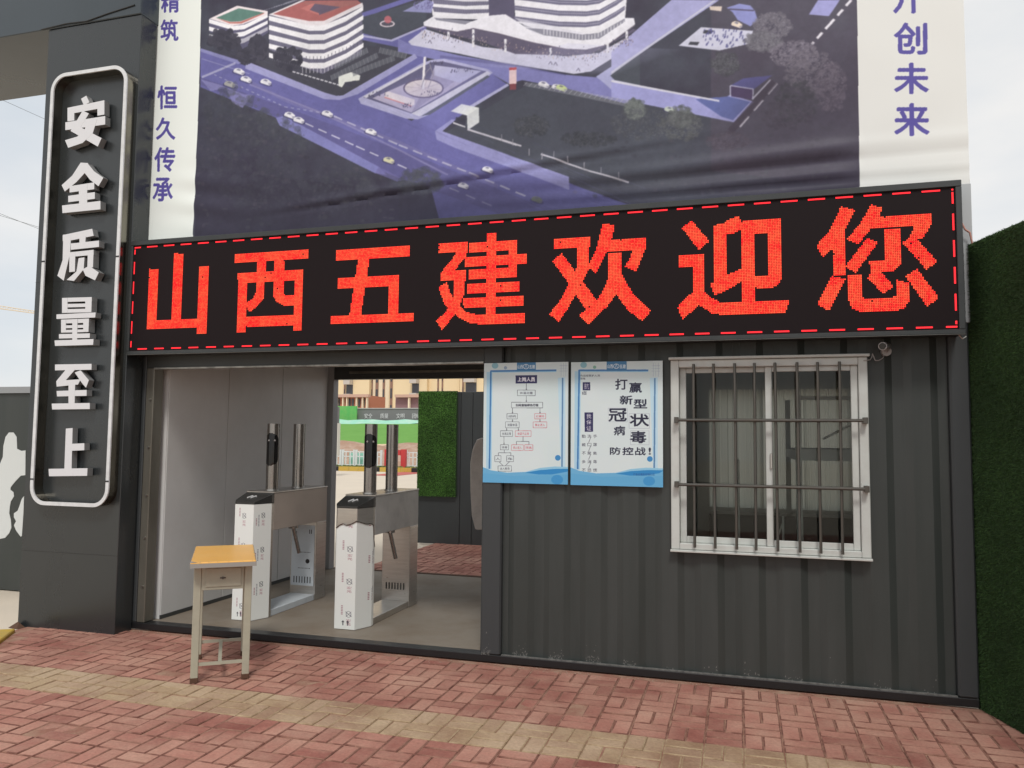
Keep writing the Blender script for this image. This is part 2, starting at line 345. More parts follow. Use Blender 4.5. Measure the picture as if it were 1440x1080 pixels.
def brick_mesh(vs, fs, m, nm):
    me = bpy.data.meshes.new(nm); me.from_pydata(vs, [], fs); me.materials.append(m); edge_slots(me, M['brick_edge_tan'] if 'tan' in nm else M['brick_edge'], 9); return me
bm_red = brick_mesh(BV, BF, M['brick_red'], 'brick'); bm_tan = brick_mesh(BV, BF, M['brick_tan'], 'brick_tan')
rest = {False: MB(), True: MB()}
for k, (bx, by, rz, tan, vis, a_) in enumerate(slots):
    dz = random.gauss(0, .0014)-.004*(random.random() < .03); tx, ty = random.gauss(0, .008), random.gauss(0, .008); rz2 = rz+random.gauss(0, .008)
    jx, jy = random.gauss(0, .0009), random.gauss(0, .0009)
    if vis and k < 298:
        o = bpy.data.objects.new('brick', bm_tan if tan else bm_red); COL.objects.link(o); o.parent = pv
        o.location = (bx+jx, by+jy, BZ+dz); o.rotation_euler = (tx, ty, rz2)
    else:
        R = Matrix.Rotation(rz2, 3, 'Z') @ Matrix.Rotation(ty, 3, 'Y') @ Matrix.Rotation(tx, 3, 'X')
        rest[tan].add([tuple(R @ Vector(v)+Vector((bx+jx, by+jy, BZ+dz))) for v in BV], BF)
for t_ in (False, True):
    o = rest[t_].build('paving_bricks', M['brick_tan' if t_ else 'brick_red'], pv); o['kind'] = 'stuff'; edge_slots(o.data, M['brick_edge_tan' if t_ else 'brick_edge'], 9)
# loose sand lying along the foot of the wall
sm = MB()
for _ in range(900):
    x = random.uniform(-4.8, 1.3); y = -.03-abs(random.gauss(0, .05)); s = random.uniform(.001, .004)
    z = BZ+.001; sm.add([(x-s, y-s, z), (x+s, y-s*.8, z), (x+s*.6, y+s, z), (x, y, z+s*1.1)], [(0, 1, 3), (1, 2, 3), (2, 0, 3)])
o = sm.build('debris', mat('sand_grit', (.36, .26, .2), .95)); tag(o, 'loose sand and grit along the foot of the guard house wall', 'grit', kind='stuff')

# kerb to the left, painted yellow
kb = empty('kerb', (-5.7, -.45, 0), 'yellow painted kerb at the left edge of the brick pavement beyond the pillar', 'kerb')
M['yellow'] = mat('yellow_kerb_paint', (.55, .36, .05), .7, noise=(9, .6, (.4, .3, .12)))
ka = np.array([-5.66, -.37]); kd = np.array([.185, -.28]); kd /= np.linalg.norm(kd); kn = np.array([-kd[1], kd[0]])*-1
for i in range(6):
    q0, q1 = ka+kd*(i*.62), ka+kd*(i*.62+.61); MB().prism([tuple(q0), tuple(q1), tuple(q1+kn*.14), tuple(q0+kn*.14)], -.06, .025, 'z').build('kerb_stone', M['yellow'], kb, bevel=.008)

# ================================================================== GUARD HOUSE (container)
X0, X1, YB = -4.974, 1.372, 2.95
gh = empty('guard_house', (-1.8, 1.4, 0), 'dark grey container guard house with an open turnstile passage and a barred window', 'guard house')
box('sill_beam', M['black'], gh, X0, -.005, .004, X1, .10, .055, bevel=.004)
box('floor', M['floor'], gh, X0+.05, .102, .0, X1-.06, YB, .052)
box('roof_panel', M['dark'], gh, X0, .0, 2.80, X1+.01, YB+.05, 2.92)
box('ceiling', M['dark'], gh, X0+.06, .14, 2.50, X1-.06, YB-.02, 2.53)
# corner posts
M['post'] = mat('post_blue_grey_paint', (.044, .049, .051), .45, noise=(3, .5, (.036, .04, .044), (1, 1, .2)))
box('corner_post', M['post'], gh, X0, .0, .056, X0+.16, .16, 2.80, bevel=.006)
box('corner_post', M['post'], gh, X1-.115, -.012, .056, X1, .15, 2.80, bevel=.012)
box('corner_post', M['post'], gh, X0, YB-.10, .05, X0+.12, YB+.02, 2.8, bevel=.006)
box('corner_post', M['post'], gh, X1-.12, YB-.12, .05, X1, YB+.02, 2.8, bevel=.006)
M['post_light'] = mat('rear_post_grey', (.30, .30, .30), .5)
box('door_jamb', M['jamb'], gh, X0+.162, .006, .056, X0+.238, .12, 2.165, bevel=.005)
for z in (.35, .75, 1.1, 1.5, 1.9): MB().cyl((X0+.215, .006, z), (X0+.215, -.006, z), .009, 10).build('rivet', M['steel'], gh)
box('lintel', M['dark'], gh, X0+.162, .012, 2.168, -1.81, .14, 2.79)
tr = box('door_track', mat('galvanised_track', (.38, .37, .34), .4, .7, noise=(7, .8, (.12, .12, .11), (1, 1, 1))), gh, X0+.24, -.004, 2.15, -1.812, .05, 2.167, bevel=.002)
box('post', M['post'], gh, -1.812, -.008, .056, -1.66, .14, 2.80, bevel=.01)
# passage: left wall of wide sheet panels, right wall, rear frame
lw = box('side_wall', M['wallpanel'], gh, X0+.02, .165, .054, X0+.255, YB-.1005, 2.5)
xw = X0+.255
for a, b in ((.17, .98), (.988, 1.9), (1.908, YB-.101)):
    MB().box(xw+.001, a, .06, xw+.007, b, 2.49).build('wall_panel', M['wallpanel'], lw, bevel=.002)
box('skirting', M['dark'], gh, xw, .165, .053, xw+.012, YB-.12, .085)
box('partition_wall', M['wallpanel'], gh, -1.80, .142, .054, -1.72, YB-.0, 2.5)
box('rear_post', M['post_light'], gh, xw, YB-.10, .054, xw+.085, YB+.02, 2.5, bevel=.005)
box('rear_lintel', M['dark'], gh, xw+.086, YB-.09, 2.28, -1.80, YB+.01, 2.5)
box('door_track', M['jamb'], gh, xw+.30, YB-.13, 2.345, -1.802, YB-.092, 2.37)
box('threshold', M['rust'], gh, xw+.086, YB+.001, -.02, -1.72, YB+.06, .058)
# corrugated front wall
def corr(name, x0, x1, z0, z1, ydepth=.020, parent=gh, y=.03, pitch=.262, ph=0.0, m=None):
    prof = []; x = x0; pts = [(0, 0), (.105, 0), (.150, 1), (.217, 1), (.262, 0)]
    xs = []; k0 = int((x0-ph)//pitch)-1
    def hgt(x):
        t = (x-ph) % pitch
        for (a, ha), (b, hb) in zip(pts[:-1], pts[1:]):
            if a <= t <= b: return ha+(hb-ha)*(t-a)/(b-a)
        return 0
    xs = {x0, x1}
    for k in range(k0, k0+int((x1-x0)/pitch)+4):
        for a, _ in pts[:-1]:
            if x0 < ph+k*pitch+a < x1: xs.add(ph+k*pitch+a)
    xs = sorted(xs); mb = MB(); n = len(xs)
    vs = [(x, y-.012+hgt(x)*ydepth, z) for z in (z0, z1) for x in xs]+[(x, y+ydepth+.02, z) for z in (z0, z1) for x in (x0, x1)]
    fs = [(i, i+1, i+1+n, i+n) for i in range(n-1)]
    b = 2*n; fs += [(b, b+2, b+3, b+1), (0, n, b+2, b), (n-1, b+1, b+3, 2*n-1)]
    fs += [tuple(list(range(n-1, -1, -1))+[b, b+1]), tuple(list(range(n, 2*n))+[b+3, b+2])]
    return mb.add(vs, fs).build(name, m or M['corr'], parent)
WX0, WX1, WZ0, WZ1 = -.455, .785, .870, 2.145
fw = corr('front_wall', -1.659, WX0, .056, 2.80)
corr('wall_panel', WX0, WX1, .056, WZ0, parent=fw)
corr('wall_panel', WX0, WX1, WZ1, 2.80, parent=fw)
corr('wall_panel', WX1, X1-.117, .056, 2.80, parent=fw)
# pale dust line along the wall foot
dm = MB()
for _ in range(650):
    x = random.choice((random.uniform(-1.80, -.7), random.uniform(-1.8, 1.25))); z = .056+abs(random.gauss(0, .02 if random.random() < .8 else .06)); s = random.uniform(.0015, .004)
    t = ((x) % .262); yy = -.012+.03 - .001
    if .105 < t < .262: continue
    if x < -1.66: yy = -.009
    dm.add([(x-s, yy, z-s), (x+s, yy, z-s*.5), (x, yy, z+s*random.uniform(1, 3))], [(0, 1, 2)])
o = dm.build('dust_specks', mat('pale_dust', (.20, .195, .185), .95), fw); o['kind'] = 'stuff'
box('base_flashing', mat('flashing_grey', (.16, .16, .15), .7, noise=(30, .9, (.05, .05, .05))), gh, -1.655, -.002, .0555, X1-.117, .016, .063)
# side and rear walls
box('side_wall', M['dark'], gh, X1-.05, .152, .054, X1-.005, YB-.122, 2.8)
_rw = mat('room_rear_wall', (.42, .42, .40), .6)
rwl = box('rear_wall', _rw, gh, -1.719, YB-.06, .054, -.30, YB, 2.5)
box('wall_panel', _rw, rwl, -.299, YB-.06, 2.10, X1-.052, YB, 2.5); box('wall_panel', _rw, rwl, -.299, YB-.06, .054, X1-.052, YB, .94); box('wall_panel', _rw, rwl, 1.03, YB-.06, .941, X1-.052, YB, 2.099)  # opening left between these panels, added to let daylight into the room
box('room_wall', mat('room_side_wall', (.30, .29, .27), .6), gh, -1.719, .06, .054, -1.70, YB-.062, 2.49)

# window with frame, two sliding sashes and panes
win = MB()
for b in ((WX0, -.03, WZ0, WX0+.055, .05, WZ1), (WX1-.055, -.03, WZ0, WX1, .05, WZ1), (WX0+.056, -.03, WZ0, WX1-.056, .05, WZ0+.04), (WX0+.056, -.03, WZ1-.05, WX1-.056, .05, WZ1)): win.box(*b)
wn = win.build('window', M['white_frame'], gh, bevel=.004)
box('window_head', M['white_frame'], wn, WX0-.012, -.055, WZ1+.002, WX1+.012, .0, WZ1+.02, bevel=.003)
box('window_sill', M['white_frame'], wn, WX0-.006, -.045, WZ0-.018, WX1+.006, .0, WZ0-.002, bevel=.003)
def sash(x0, x1, y):
    z0, z1 = WZ0+.041, WZ1-.051; s = MB(); t = .042
    for b in ((x0, y, z0, x0+t, y+.022, z1), (x1-t, y, z0, x1, y+.022, z1), (x0+t+.001, y, z0, x1-t-.001, y+.022, z0+t), (x0+t+.001, y, z1-t*.8, x1-t-.001, y+.022, z1)): s.box(*b)
    so_ = s.build('sash', M['white_frame'], wn, bevel=.003)
    return (x0+t, z0+t, x1-t, z1-t*.8, y)
a = sash(WX0+.057, .205, .026)
b = sash(.16, WX1-.057, -.004)
for q in (a, b): box('pane', M['glass'], wn, q[0]-.008, q[4]+.009, q[1]-.008, q[2]+.008, q[4]+.014, q[3]+.008)
box('lock', M['steel'], wn, .185, -.020, 1.42, .20, -.0042, 1.52, bevel=.003)
gr = MB().tube([(-.415, -.075, 1.736), (.76, -.075, 1.736)], .0105, 10).build('security_grille', M['bar'], gh, smooth=True)
MB().tube([(-.415, -.075, 1.305), (.76, -.075, 1.305)], .0105, 10).build('bar', M['bar'], gr, smooth=True)
for x in (-.3, -.17, -.033, .093, .222, .358, .483, .615):
    MB().cyl((x+random.uniform(-.003, .003), -.0585, WZ0+.02), (x, -.0585, WZ1-.03), .0095, 10).build('bar', M['bar'], gr, smooth=True)
for x in (-.415, .76):
    for z in (1.736, 1.305): box('bracket', M['bar'], gr, x-.014, -.086, z-.02, x+.014, -.0305, z+.02, bevel=.002)

# things inside the guard room, seen through the panes
bd = empty('metal_bunk_bed', (.75, 1.5, .05), 'pale metal bunk frame inside the guard room behind the right window pane', 'bunk bed')
M['bunk'] = mat('bunk_paint', (.7, .7, .66), .5)
for x, y in ((.42, 1.15), (1.2, 1.15), (.42, 2.6), (1.2, 2.6)): box('post', M['bunk'], bd, x, y, .052, x+.045, y+.045, 2.0)
for z, nm in ((1.45, 'upper_bed'), (.5, 'lower_bed')):
    u = MB().box(.466, 1.155, z, 1.199, 1.185, z+.09); u.box(.466, 2.61, z, 1.199, 2.64, z+.09).box(.425, 1.2, z, .45, 2.598, z+.08).box(1.21, 1.2, z, 1.235, 2.598, z+.08); u.build('bed_rail', M['bunk'], bd)
    box('bed_board', mat('bed_board', (.16, .09, .05), .7), bd, .452, 1.19, z+.02, 1.208, 2.6, z+.045)
box('top_rail', M['bunk'], bd, .466, 1.16, 1.93, 1.199, 1.19, 1.96)
MB().cyl((.62, 1.14, 1.62), (1.18, 1.13, 1.93), .009, 8).build('ladder_rod', M['bunk'], bd)
cb = empty('added_curtains', (.35, 2.75, .95), 'pale pleated curtains passing daylight through an added rear opening of the guard room', 'added_curtains')
cm = bpy.data.materials.new('added_curtain_cloth'); cm.use_nodes = True; _ct = cm.node_tree; _cb = _ct.nodes['Principled BSDF']; _cb.inputs['Base Color'].default_value = (.6, .61, .57, 1); _cb.inputs['Roughness'].default_value = .9
_tl = _ct.nodes.new('ShaderNodeBsdfTranslucent'); _tl.inputs[0].default_value = (.46, .47, .43, 1); _ms = _ct.nodes.new('ShaderNodeMixShader'); _ms.inputs[0].default_value = .6
_ct.links.new(_cb.outputs[0], _ms.inputs[1]); _ct.links.new(_tl.outputs[0], _ms.inputs[2]); _ct.links.new(_ms.outputs[0], _ct.nodes['Material Output'].inputs[0])  # translucent cloth over the added opening, so daylight brightens the room
for x0, x1 in ((-.31, .22), (.195, .62), (.60, 1.04)):
    n = 44; mb = MB(); vs = [(x0+(x1-x0)*i/n, 2.80+.03*(x0 > .1 and x0 < .3)+.006*(1 if (i % 8) < 2 else 0)+.003*math.sin(i*2.9), z) for z in (.93, 2.12) for i in range(n+1)]
    mb.add(vs, [(i, i+1, i+n+2, i+n+1) for i in range(n)]).build('added_curtain', cm, cb, smooth=True)
cbx2 = box('counter', mat('counter_dark', (.07, .065, .06), .5), None, -.30, 2.35, .054, 1.02, 2.7, .90, bevel=.01); tag(cbx2, 'low dark counter below the curtains inside the guard room', 'counter')
ch = empty('chair', (.1, 1.2, .05), 'thin white framed chair inside the guard room behind the left window pane', 'chair')
t_ = MB().tube([(-.02, 1.25, .055), (-.02, 1.22, 1.45)], .009).tube([(.32, 1.25, .055), (.32, 1.22, 1.0)], .009).tube([(-.02, .9, .055), (.32, 1.25, .95)], .007).tube([(.0, .9, .75), (.32, .9, .75)], .009)
t_.build('frame', M['bunk'], ch); box('seat', M['bunk'], ch, -.03, .88, .76, .34, 1.2, .785)

# ================================================================== LED SIGN
LX0, LX1, LZ0, LZ1, LY = -4.83, 1.303, 2.262, 3.196, -.2
led = empty('led_sign', ((LX0+LX1)/2, -.1, LZ0), 'long black LED board with glowing red welcome characters above the passage and window', 'LED sign')
M['cabinet'] = mat('led_cabinet_paint', (.030, .034, .035), .45, noise=(5, .5, (.05, .053, .052)))
cbx = MB().box(LX0, LY+.016, LZ0, LX1, -.016, LZ1).build('cabinet', M['cabinet'], led)
fr = MB()
for b_ in ((LX0-.004, LY-.012, LZ1-.034, LX1+.004, LY+.015, LZ1+.006), (LX0-.004, LY-.012, LZ0-.006, LX1+.004, LY+.015, LZ0+.022), (LX0-.004, LY-.012, LZ0+.023, LX0+.018, LY+.015, LZ1-.035), (LX1-.03, LY-.012, LZ0+.023, LX1+.004, LY+.015, LZ1-.035)): fr.box(*b_)
fr.build('frame', M['cabinet'], led, bevel=.003)
P_ = .0103
ax0, az0 = LX0+.027, LZ0+.034
NC, NR = int((LX1-.036-ax0)/P_), int((LZ1-.040-az0)/P_)
# module face: dark print board with a faint grid of lamp cells
mf = mat('led_module_face', (.024, .015, .018), .7, spec=.2); t = mf.node_tree; tc = t.nodes.new('ShaderNodeTexCoord'); vo = t.nodes.new('ShaderNodeTexVoronoi')
vo.inputs['Scale'].default_value = 1/P_; vo.inputs['Randomness'].default_value = 0; rp = t.nodes.new('ShaderNodeValToRGB')
rp.color_ramp.elements[0].position = .25; rp.color_ramp.elements[0].color = (.050, .020, .028, 1); rp.color_ramp.elements[1].position = .45; rp.color_ramp.elements[1].color = (.010, .005, .006, 1)  # reddened base colour carries the glow of the lit lamps
t.links.new(tc.outputs['Object'], vo.inputs[0]); t.links.new(vo.outputs['Distance'], rp.inputs[0]); t.links.new(rp.outputs[0], t.nodes['Principled BSDF'].inputs['Base Color'])
box('screen', mf, led, LX0+.019, LY+.002, LZ0+.023, LX1-.031, LY+.0155, LZ1-.035)
# lamp materials
def led_mat(name, s):
    m = emit(name, (1, .085, .05), s); t = m.node_tree; g = t.nodes.new('ShaderNodeNewGeometry'); n = t.nodes.new('ShaderNodeTexNoise'); n.inputs['Scale'].default_value = 9; n.inputs['Detail'].default_value = 3
    t.links.new(g.outputs['Position'], n.inputs[0]); ad = t.nodes.new('ShaderNodeMath'); ad.operation = 'ADD'; mr = t.nodes.new('ShaderNodeMath'); mr.operation = 'MULTIPLY'; mr.inputs[1].default_value = .5
    t.links.new(g.outputs['Random Per Island'], mr.inputs[0]); t.links.new(mr.outputs[0], ad.inputs[0]); t.links.new(n.outputs[0], ad.inputs[1])
    r = t.nodes.new('ShaderNodeValToRGB'); r.color_ramp.elements[0].position = .35; r.color_ramp.elements[0].color = (1, .010, .020, 1); r.color_ramp.elements[1].position = 1.; r.color_ramp.elements[1].color = (1, .105, .045, 1)
    t.links.new(ad.outputs[0], r.inputs[0]); t.links.new(r.outputs[0], t.nodes['Principled BSDF'].inputs['Emission Color']); return m
M['lamp'] = led_mat('red_led_lamp', 1.5); M['lamp_b'] = emit('red_led_border_lamp', (1, .03, .04), 1.6)
CR = {'a': (180, 330, 4.966), 'b': (450, 310, 4.645), 'c': (760, 290, 6.0), 'd': (930, 290, 6.0), 'e': (1130, 270, 5.4)}
GL = [
('a', [[(143,240),(208,238),(203,592),(305,592),(318,132),(384,132),(375,592),(485,588),(492,222),(560,222),(548,690),(482,690),(482,655),(133,662)]]),
('a', [[(747,135),(1262,110),(1260,170),(747,200)], [(768,265),(832,262),(828,683),(760,683)], [(768,265),(1225,240),(1225,322),(768,338)], [(1165,242),(1225,240),(1220,672),(1160,672)],
       [(828,572),(1165,560),(1165,640),(828,645)], [(900,190),(968,188),(965,340),(945,440),(905,500),(855,540),(832,520),(832,470),(870,450),(900,400)], [(1020,185),(1090,182),(1090,410),(1105,425),(1165,425),(1165,490),(1085,495),(1035,465),(1020,430)]]),
('b', [[(102,192),(585,165),(585,238),(102,264)], [(250,250),(325,245),(268,615),(193,620)], [(117,375),(517,352),(517,430),(117,442)], [(450,370),(517,360),(512,610),(440,612)], [(72,620),(612,602),(612,662),(72,680)]]),
('b', [[(777,152),(965,143),(965,200),(955,235),(880,325),(952,325),(950,390),(787,397),(787,345),(885,225),(885,213),(777,217)], [(885,390),(950,385),(945,470),(915,550),(910,580),(870,630),(797,715),(757,655),(815,605),(860,520)],
       [(777,435),(830,405),(850,470),(910,560),(960,600),(1020,610),(1340,603),(1338,668),(1050,682),(970,668),(905,635),(870,600),(815,550),(785,470)],
       [(1088,85),(1152,82),(1155,612),(1088,612)], [(972,150),(1290,130),(1290,190),(972,208)], [(945,240),(1350,213),(1350,283),(945,302)], [(970,325),(1290,300),(1290,370),(970,387)], [(1228,135),(1290,130),(1290,370),(1228,372)], [(965,420),(1300,402),(1300,462),(965,475)], [(938,508),(1328,487),(1328,553),(938,568)]]),
('c', [[(110,280),(422,255),(422,345),(110,365)], [(325,345),(422,340),(390,540),(350,640),(240,850),(155,975),(75,910),(170,790),(240,650),(300,500)], [(100,460),(180,400),(280,530),(480,800),(380,870),(230,640)],
       [(527,150),(627,155),(605,270),(550,400),(470,570),(400,515),(470,370),(510,210)], [(590,278),(895,258),(895,365),(555,385)], [(775,370),(895,340),(808,550),(712,512),(765,420)],
       [(578,395),(683,390),(690,580),(640,740),(570,840),(400,1000),(325,920),(480,800),(560,640),(575,590)], [(685,570),(780,740),(935,880),(862,972),(740,880),(630,730)]]),
('d', [[(175,185),(255,120),(405,295),(318,370)], [(145,408),(367,398),(367,725),(420,770),(490,808),(685,800),(1080,790),(1050,900),(520,915),(430,905),(320,835),(180,955),(135,855),(215,760),(262,735),(262,510),(145,516)],
       [(438,165),(520,145),(600,100),(655,82),(675,130),(675,200),(600,232),(548,240),(548,575),(600,560),(680,528),(680,635),(600,680),(520,725),(445,755),(415,655),(438,640)],
       [(680,135),(778,130),(785,800),(680,805)], [(680,130),(1010,108),(1010,222),(778,238)], [(895,115),(1010,108),(1015,600),(1000,650),(940,690),(800,700),(785,590),(895,585)]]),
('e', [[(285,110),(392,135),(315,290),(318,630),(222,630),(218,435),(145,498),(98,408),(200,290)], [(510,95),(597,120),(580,180),(510,280),(415,400),(330,358),(440,225)], [(570,182),(975,158),(972,255),(510,278)], [(840,262),(972,245),(905,352),(795,358),(825,300)],
       [(750,385),(800,350),(860,355),(1015,525),(935,592)], [(620,285),(732,275),(740,550),(680,605),(600,612),(512,612),(497,525),(620,518)], [(485,345),(565,385),(395,615),(318,565)], [(512,605),(590,612),(685,715),(607,775),(487,655)],
       [(215,640),(320,662),(195,905),(105,852)], [(335,632),(443,630),(445,800),(490,820),(640,805),(700,790),(702,668),(800,690),(800,830),(760,885),(690,905),(440,910),(370,885),(350,830)], [(775,640),(862,585),(1030,805),(938,872)]]),
]
gx = ax0+(np.arange(NC)+.5)*P_; gz = az0+(np.arange(NR)+.5)*P_; GXX, GZZ = np.meshgrid(gx, gz)
def inside(pts):
    ins = np.zeros(GXX.shape, bool)
    for (ax, ay), (bx, by) in zip(pts, pts[1:]+pts[:1]):
        if ay == by: continue
        ins ^= ((ay > GZZ) != (by > GZZ)) & (GXX < (bx-ax)*(GZZ-ay)/(by-ay)+ax)
    return ins
def dots(mask, name, m, s=.0041, parent=led):
    jj, ii = np.nonzero(mask); n = len(ii); X = gx[ii]; Z = gz[jj]; off = rootloc(parent); y = LY-.0015
    v = np.empty((n, 4, 3)); 
    for k, (dx, dz) in enumerate(((-s, -s), (s, -s), (s, s), (-s, s))): v[:, k] = np.stack([X+dx-off.x, np.full(n, y-off.y), Z+dz-off.z], 1)
    me = bpy.data.meshes.new(name); me.vertices.add(4*n); me.vertices.foreach_set('co', v.ravel()); me.loops.add(4*n); me.loops.foreach_set('vertex_index', np.arange(4*n))
    me.polygons.add(n); me.polygons.foreach_set('loop_start', np.arange(0, 4*n, 4)); me.update(calc_edges=True); me.materials.append(m)
    o = bpy.data.objects.new(name, me); COL.objects.link(o); o.parent = parent; return o
LBL = '山西五建欢迎您'
for ch_, (c_, polys) in zip(LBL, GL):
    ox, oy, k = CR[c_]; mk = np.zeros(GXX.shape, bool)
    for pl in polys:
        q = [[at(ox+x/k, oy+y/k, LY)[0], at(ox+x/k, oy+y/k, LY)[2]] for x, y in pl]
        for i_ in range(len(q)):          # strokes that run along the lamp rows and columns stay on one row or column
            a_, b_ = q[i_], q[(i_+1) % len(q)]
            for c_, d_ in ((0, 1), (1, 0)):
                if abs(a_[c_]-b_[c_]) < .030 and abs(a_[d_]-b_[d_]) > .10: m_ = (a_[c_]+b_[c_])/2; a_[c_] = b_[c_] = m_
        mk |= inside([tuple(p) for p in q])
    mk &= RNG.rand(*mk.shape) > .0012
    o = dots(mk, 'character', M['lamp'], .0040); o['label'] = 'glowing red dot matrix character ' + ch_
ii = np.arange(NC); jj = np.arange(NR)
def dash_row(on, row=None, colm=None):
    idx = np.nonzero(on)[0]; runs = np.split(idx, np.nonzero(np.diff(idx) > 1)[0]+1)
    for r in runs:
        mk = np.zeros(GXX.shape, bool)
        if row is not None: mk[row, r] = True
        else: mk[r, colm] = True
        dots(mk, 'border_dash', M['lamp_b'], .0050)
dash_row(((ii+4) % 16) < 10, row=NR-1); dash_row(((ii+9) % 16) < 9, row=0)
vm = (jj > 1) & (jj < NR-2)
dash_row((((jj+3) % 16) < 10) & vm, colm=0); dash_row((((jj+6) % 16) < 10) & vm, colm=NC-1)
box('bottom_lip', mat('sign_lip_aluminium', (.18, .18, .17), .4, .5), led, LX0, LY-.016, LZ0-.009, LX1, LY+.01, LZ0-.0065)
MB().tube([(LX1-.02, -.15, LZ0-.005), (LX1+.0, -.15, LZ0-.03), (LX1+.02, -.15, LZ0-.015)], .004).build('hook', M['steel'], led)

# ================================================================== GATE PILLAR
PX0, PX1, PY = -5.83, -4.838, -.20
pl = empty('gate_pillar', ((PX0+PX1)/2, .2, 0), 'tall dark grey gate pillar with white safety slogan characters in a rounded white frame', 'pillar')
box('shaft', M['pillar'], pl, PX0, PY, -.05, PX1, -.012, 5.157, bevel=.004)
RY = PY-.10; RX0, RX1, RZ0, RZ1 = float(at(67.5, 200, RY)[0]), float(at(174.5, 200, RY)[0]), float(at(100, 712, RY)[2]), float(at(120, 98, RY)[2])
def rrect(x0, z0, x1, z1, r, n=8):
    pts = []
    for cx, cz, a0 in ((x1-r, z1-r, 0), (x0+r, z1-r, 90), (x0+r, z0+r, 180), (x1-r, z0+r, 270)):
        for i in range(n+1):
            a = math.radians(a0+90*i/n); pts.append((cx+r*math.cos(a), cz+r*math.sin(a)))
    return pts
def ring_mesh(o_, i_, y0, y1):
    n = len(o_); vs = [(x, y0, z) for x, z in o_]+[(x, y0, z) for x, z in i_]+[(x, y1, z) for x, z in o_]+[(x, y1, z) for x, z in i_]; fs = []
    for k in range(n):
        j = (k+1) % n; fs += [(k, j, j+n, k+n), (k+2*n, k+3*n, j+3*n, j+2*n), (k, k+2*n, j+2*n, j), (k+n, j+n, j+3*n, k+3*n)]
    return MB().add(vs, fs)
ring = ring_mesh(rrect(RX0, RZ0, RX1, RZ1, .15), rrect(RX0+.030, RZ0+.030, RX1-.030, RZ1-.030, .12), RY, RY+.012).build('sign_frame', M['white_ring'], pl)
ring_mesh(rrect(RX0+.002, RZ0+.002, RX1-.002, RZ1-.002, .148), rrect(RX0+.008, RZ0+.008, RX1-.008, RZ1-.008, .142), RY+.0125, PY-.001).build('side_band', M['steel_side'], ring)
ring_mesh(rrect(RX0+.023, RZ0+.023, RX1-.023, RZ1-.023, .127), rrect(RX0+.029, RZ0+.029, RX1-.029, RZ1-.029, .121), RY+.0125, PY-.001).build('side_band', M['steel_side'], ring)
for z in (1.22, 3.05): 
    for x in (RX0-.001, RX1-.036): box('joint_clip', M['black'], ring, x, RY-.002, z, x+.037, RY-.0005, z+.012)
PG = [('安', 0, [[(182,165),(207,150),(222,182),(195,195)], [(118,208),(293,172),(293,240),(260,245),(260,213),(150,233),(150,268),(118,272)], [(108,277),(297,247),(297,287),(108,314)], [(190,222),(220,235),(180,300),(280,352),(262,392),(133,318)], [(215,270),(258,265),(238,330),(190,375),(122,398),(107,362),(165,345),(200,310)]]),
('全', 0, [[(180,468),(215,470),(215,500),(160,560),(105,605),(90,575),(140,530)], [(180,468),(212,470),(245,510),(288,540),(265,580),(225,550),(190,505)], [(128,580),(245,562),(245,594),(128,610)], [(122,626),(248,608),(248,640),(122,656)], [(172,575),(212,570),(212,672),(174,678)], [(93,672),(275,650),(275,690),(95,708)]]),
('质', 0, [[(95,812),(235,782),(242,815),(130,838),(95,840)], [(98,810),(135,808),(130,900),(100,1028),(70,1005),(95,930)], [(175,822),(205,816),(202,860),(175,862)], [(134,852),(268,838),(268,868),(134,882)], [(128,894),(243,882),(243,906),(128,916)], [(128,895),(156,892),(154,985),(127,988)], [(216,885),(243,882),(240,965),(213,970)], [(172,922),(200,918),(196,975),(150,1030),(115,1025),(162,985)], [(192,975),(222,958),(268,990),(250,1027),(205,1005)]]),
('量', 1, [[(155,62),(292,58),(292,77),(155,81)], [(155,90),(291,87),(291,103),(155,106)], [(155,114),(290,111),(290,128),(155,131)], [(155,63),(180,62),(180,130),(155,131)], [(262,60),(292,59),(290,128),(262,129)], [(130,138),(310,129),(308,152),(130,159)], [(152,162),(280,157),(280,176),(152,180)], [(152,189),(280,185),(278,199),(152,202)], [(152,210),(278,206),(278,219),(152,222)], [(152,163),(174,162),(174,220),(152,221)], [(254,158),(280,157),(278,217),(254,218)], [(204,160),(228,159),(226,262),(204,262)], [(143,229),(285,225),(284,246),(143,249)], [(123,258),(302,251),(300,278),(125,283)]]),
('至', 1, [[(122,368),(290,365),(290,392),(122,395)], [(170,394),(214,392),(172,440),(240,436),(228,460),(130,470),(128,445)], [(213,405),(240,395),(278,440),(265,475),(248,455)], [(130,490),(268,485),(268,512),(132,515)], [(185,464),(215,461),(213,550),(185,552)], [(108,548),(283,545),(283,573),(110,575)]]),
('上', 1, [[(172,663),(203,660),(198,850),(165,850)], [(196,733),(257,730),(257,762),(196,765)], [(93,848),(272,845),(270,880),(95,882)]])]
for chh, cc, polys in PG:
    ox, oy, k = ((60, 90, 3.375), (40, 400, 3.27))[cc]; mb = MB(); YL = PY-.07
    for n_, pl_ in enumerate(polys):
        mb.prism([(at(ox+x/k, oy+y/k, YL)[0], at(ox+x/k, oy+y/k, YL)[2]) for x, y in pl_], YL-.0005*n_, YL+.055+.0005*n_, 'y')
    o = mb.build('character', M['letter'], pl); o.data.materials.append(M['letter_edge'])
    for pgn in o.data.polygons: pgn.material_index = 0 if abs(pgn.normal.y) > .9 else 1
    o['label'] = 'raised white metal character ' + chh
for z in (.62, 2.9): box('panel_joint', M['black'], pl, PX0+.0, PY-.0012, z, PX1-.0, PY-.0002, z+.003)
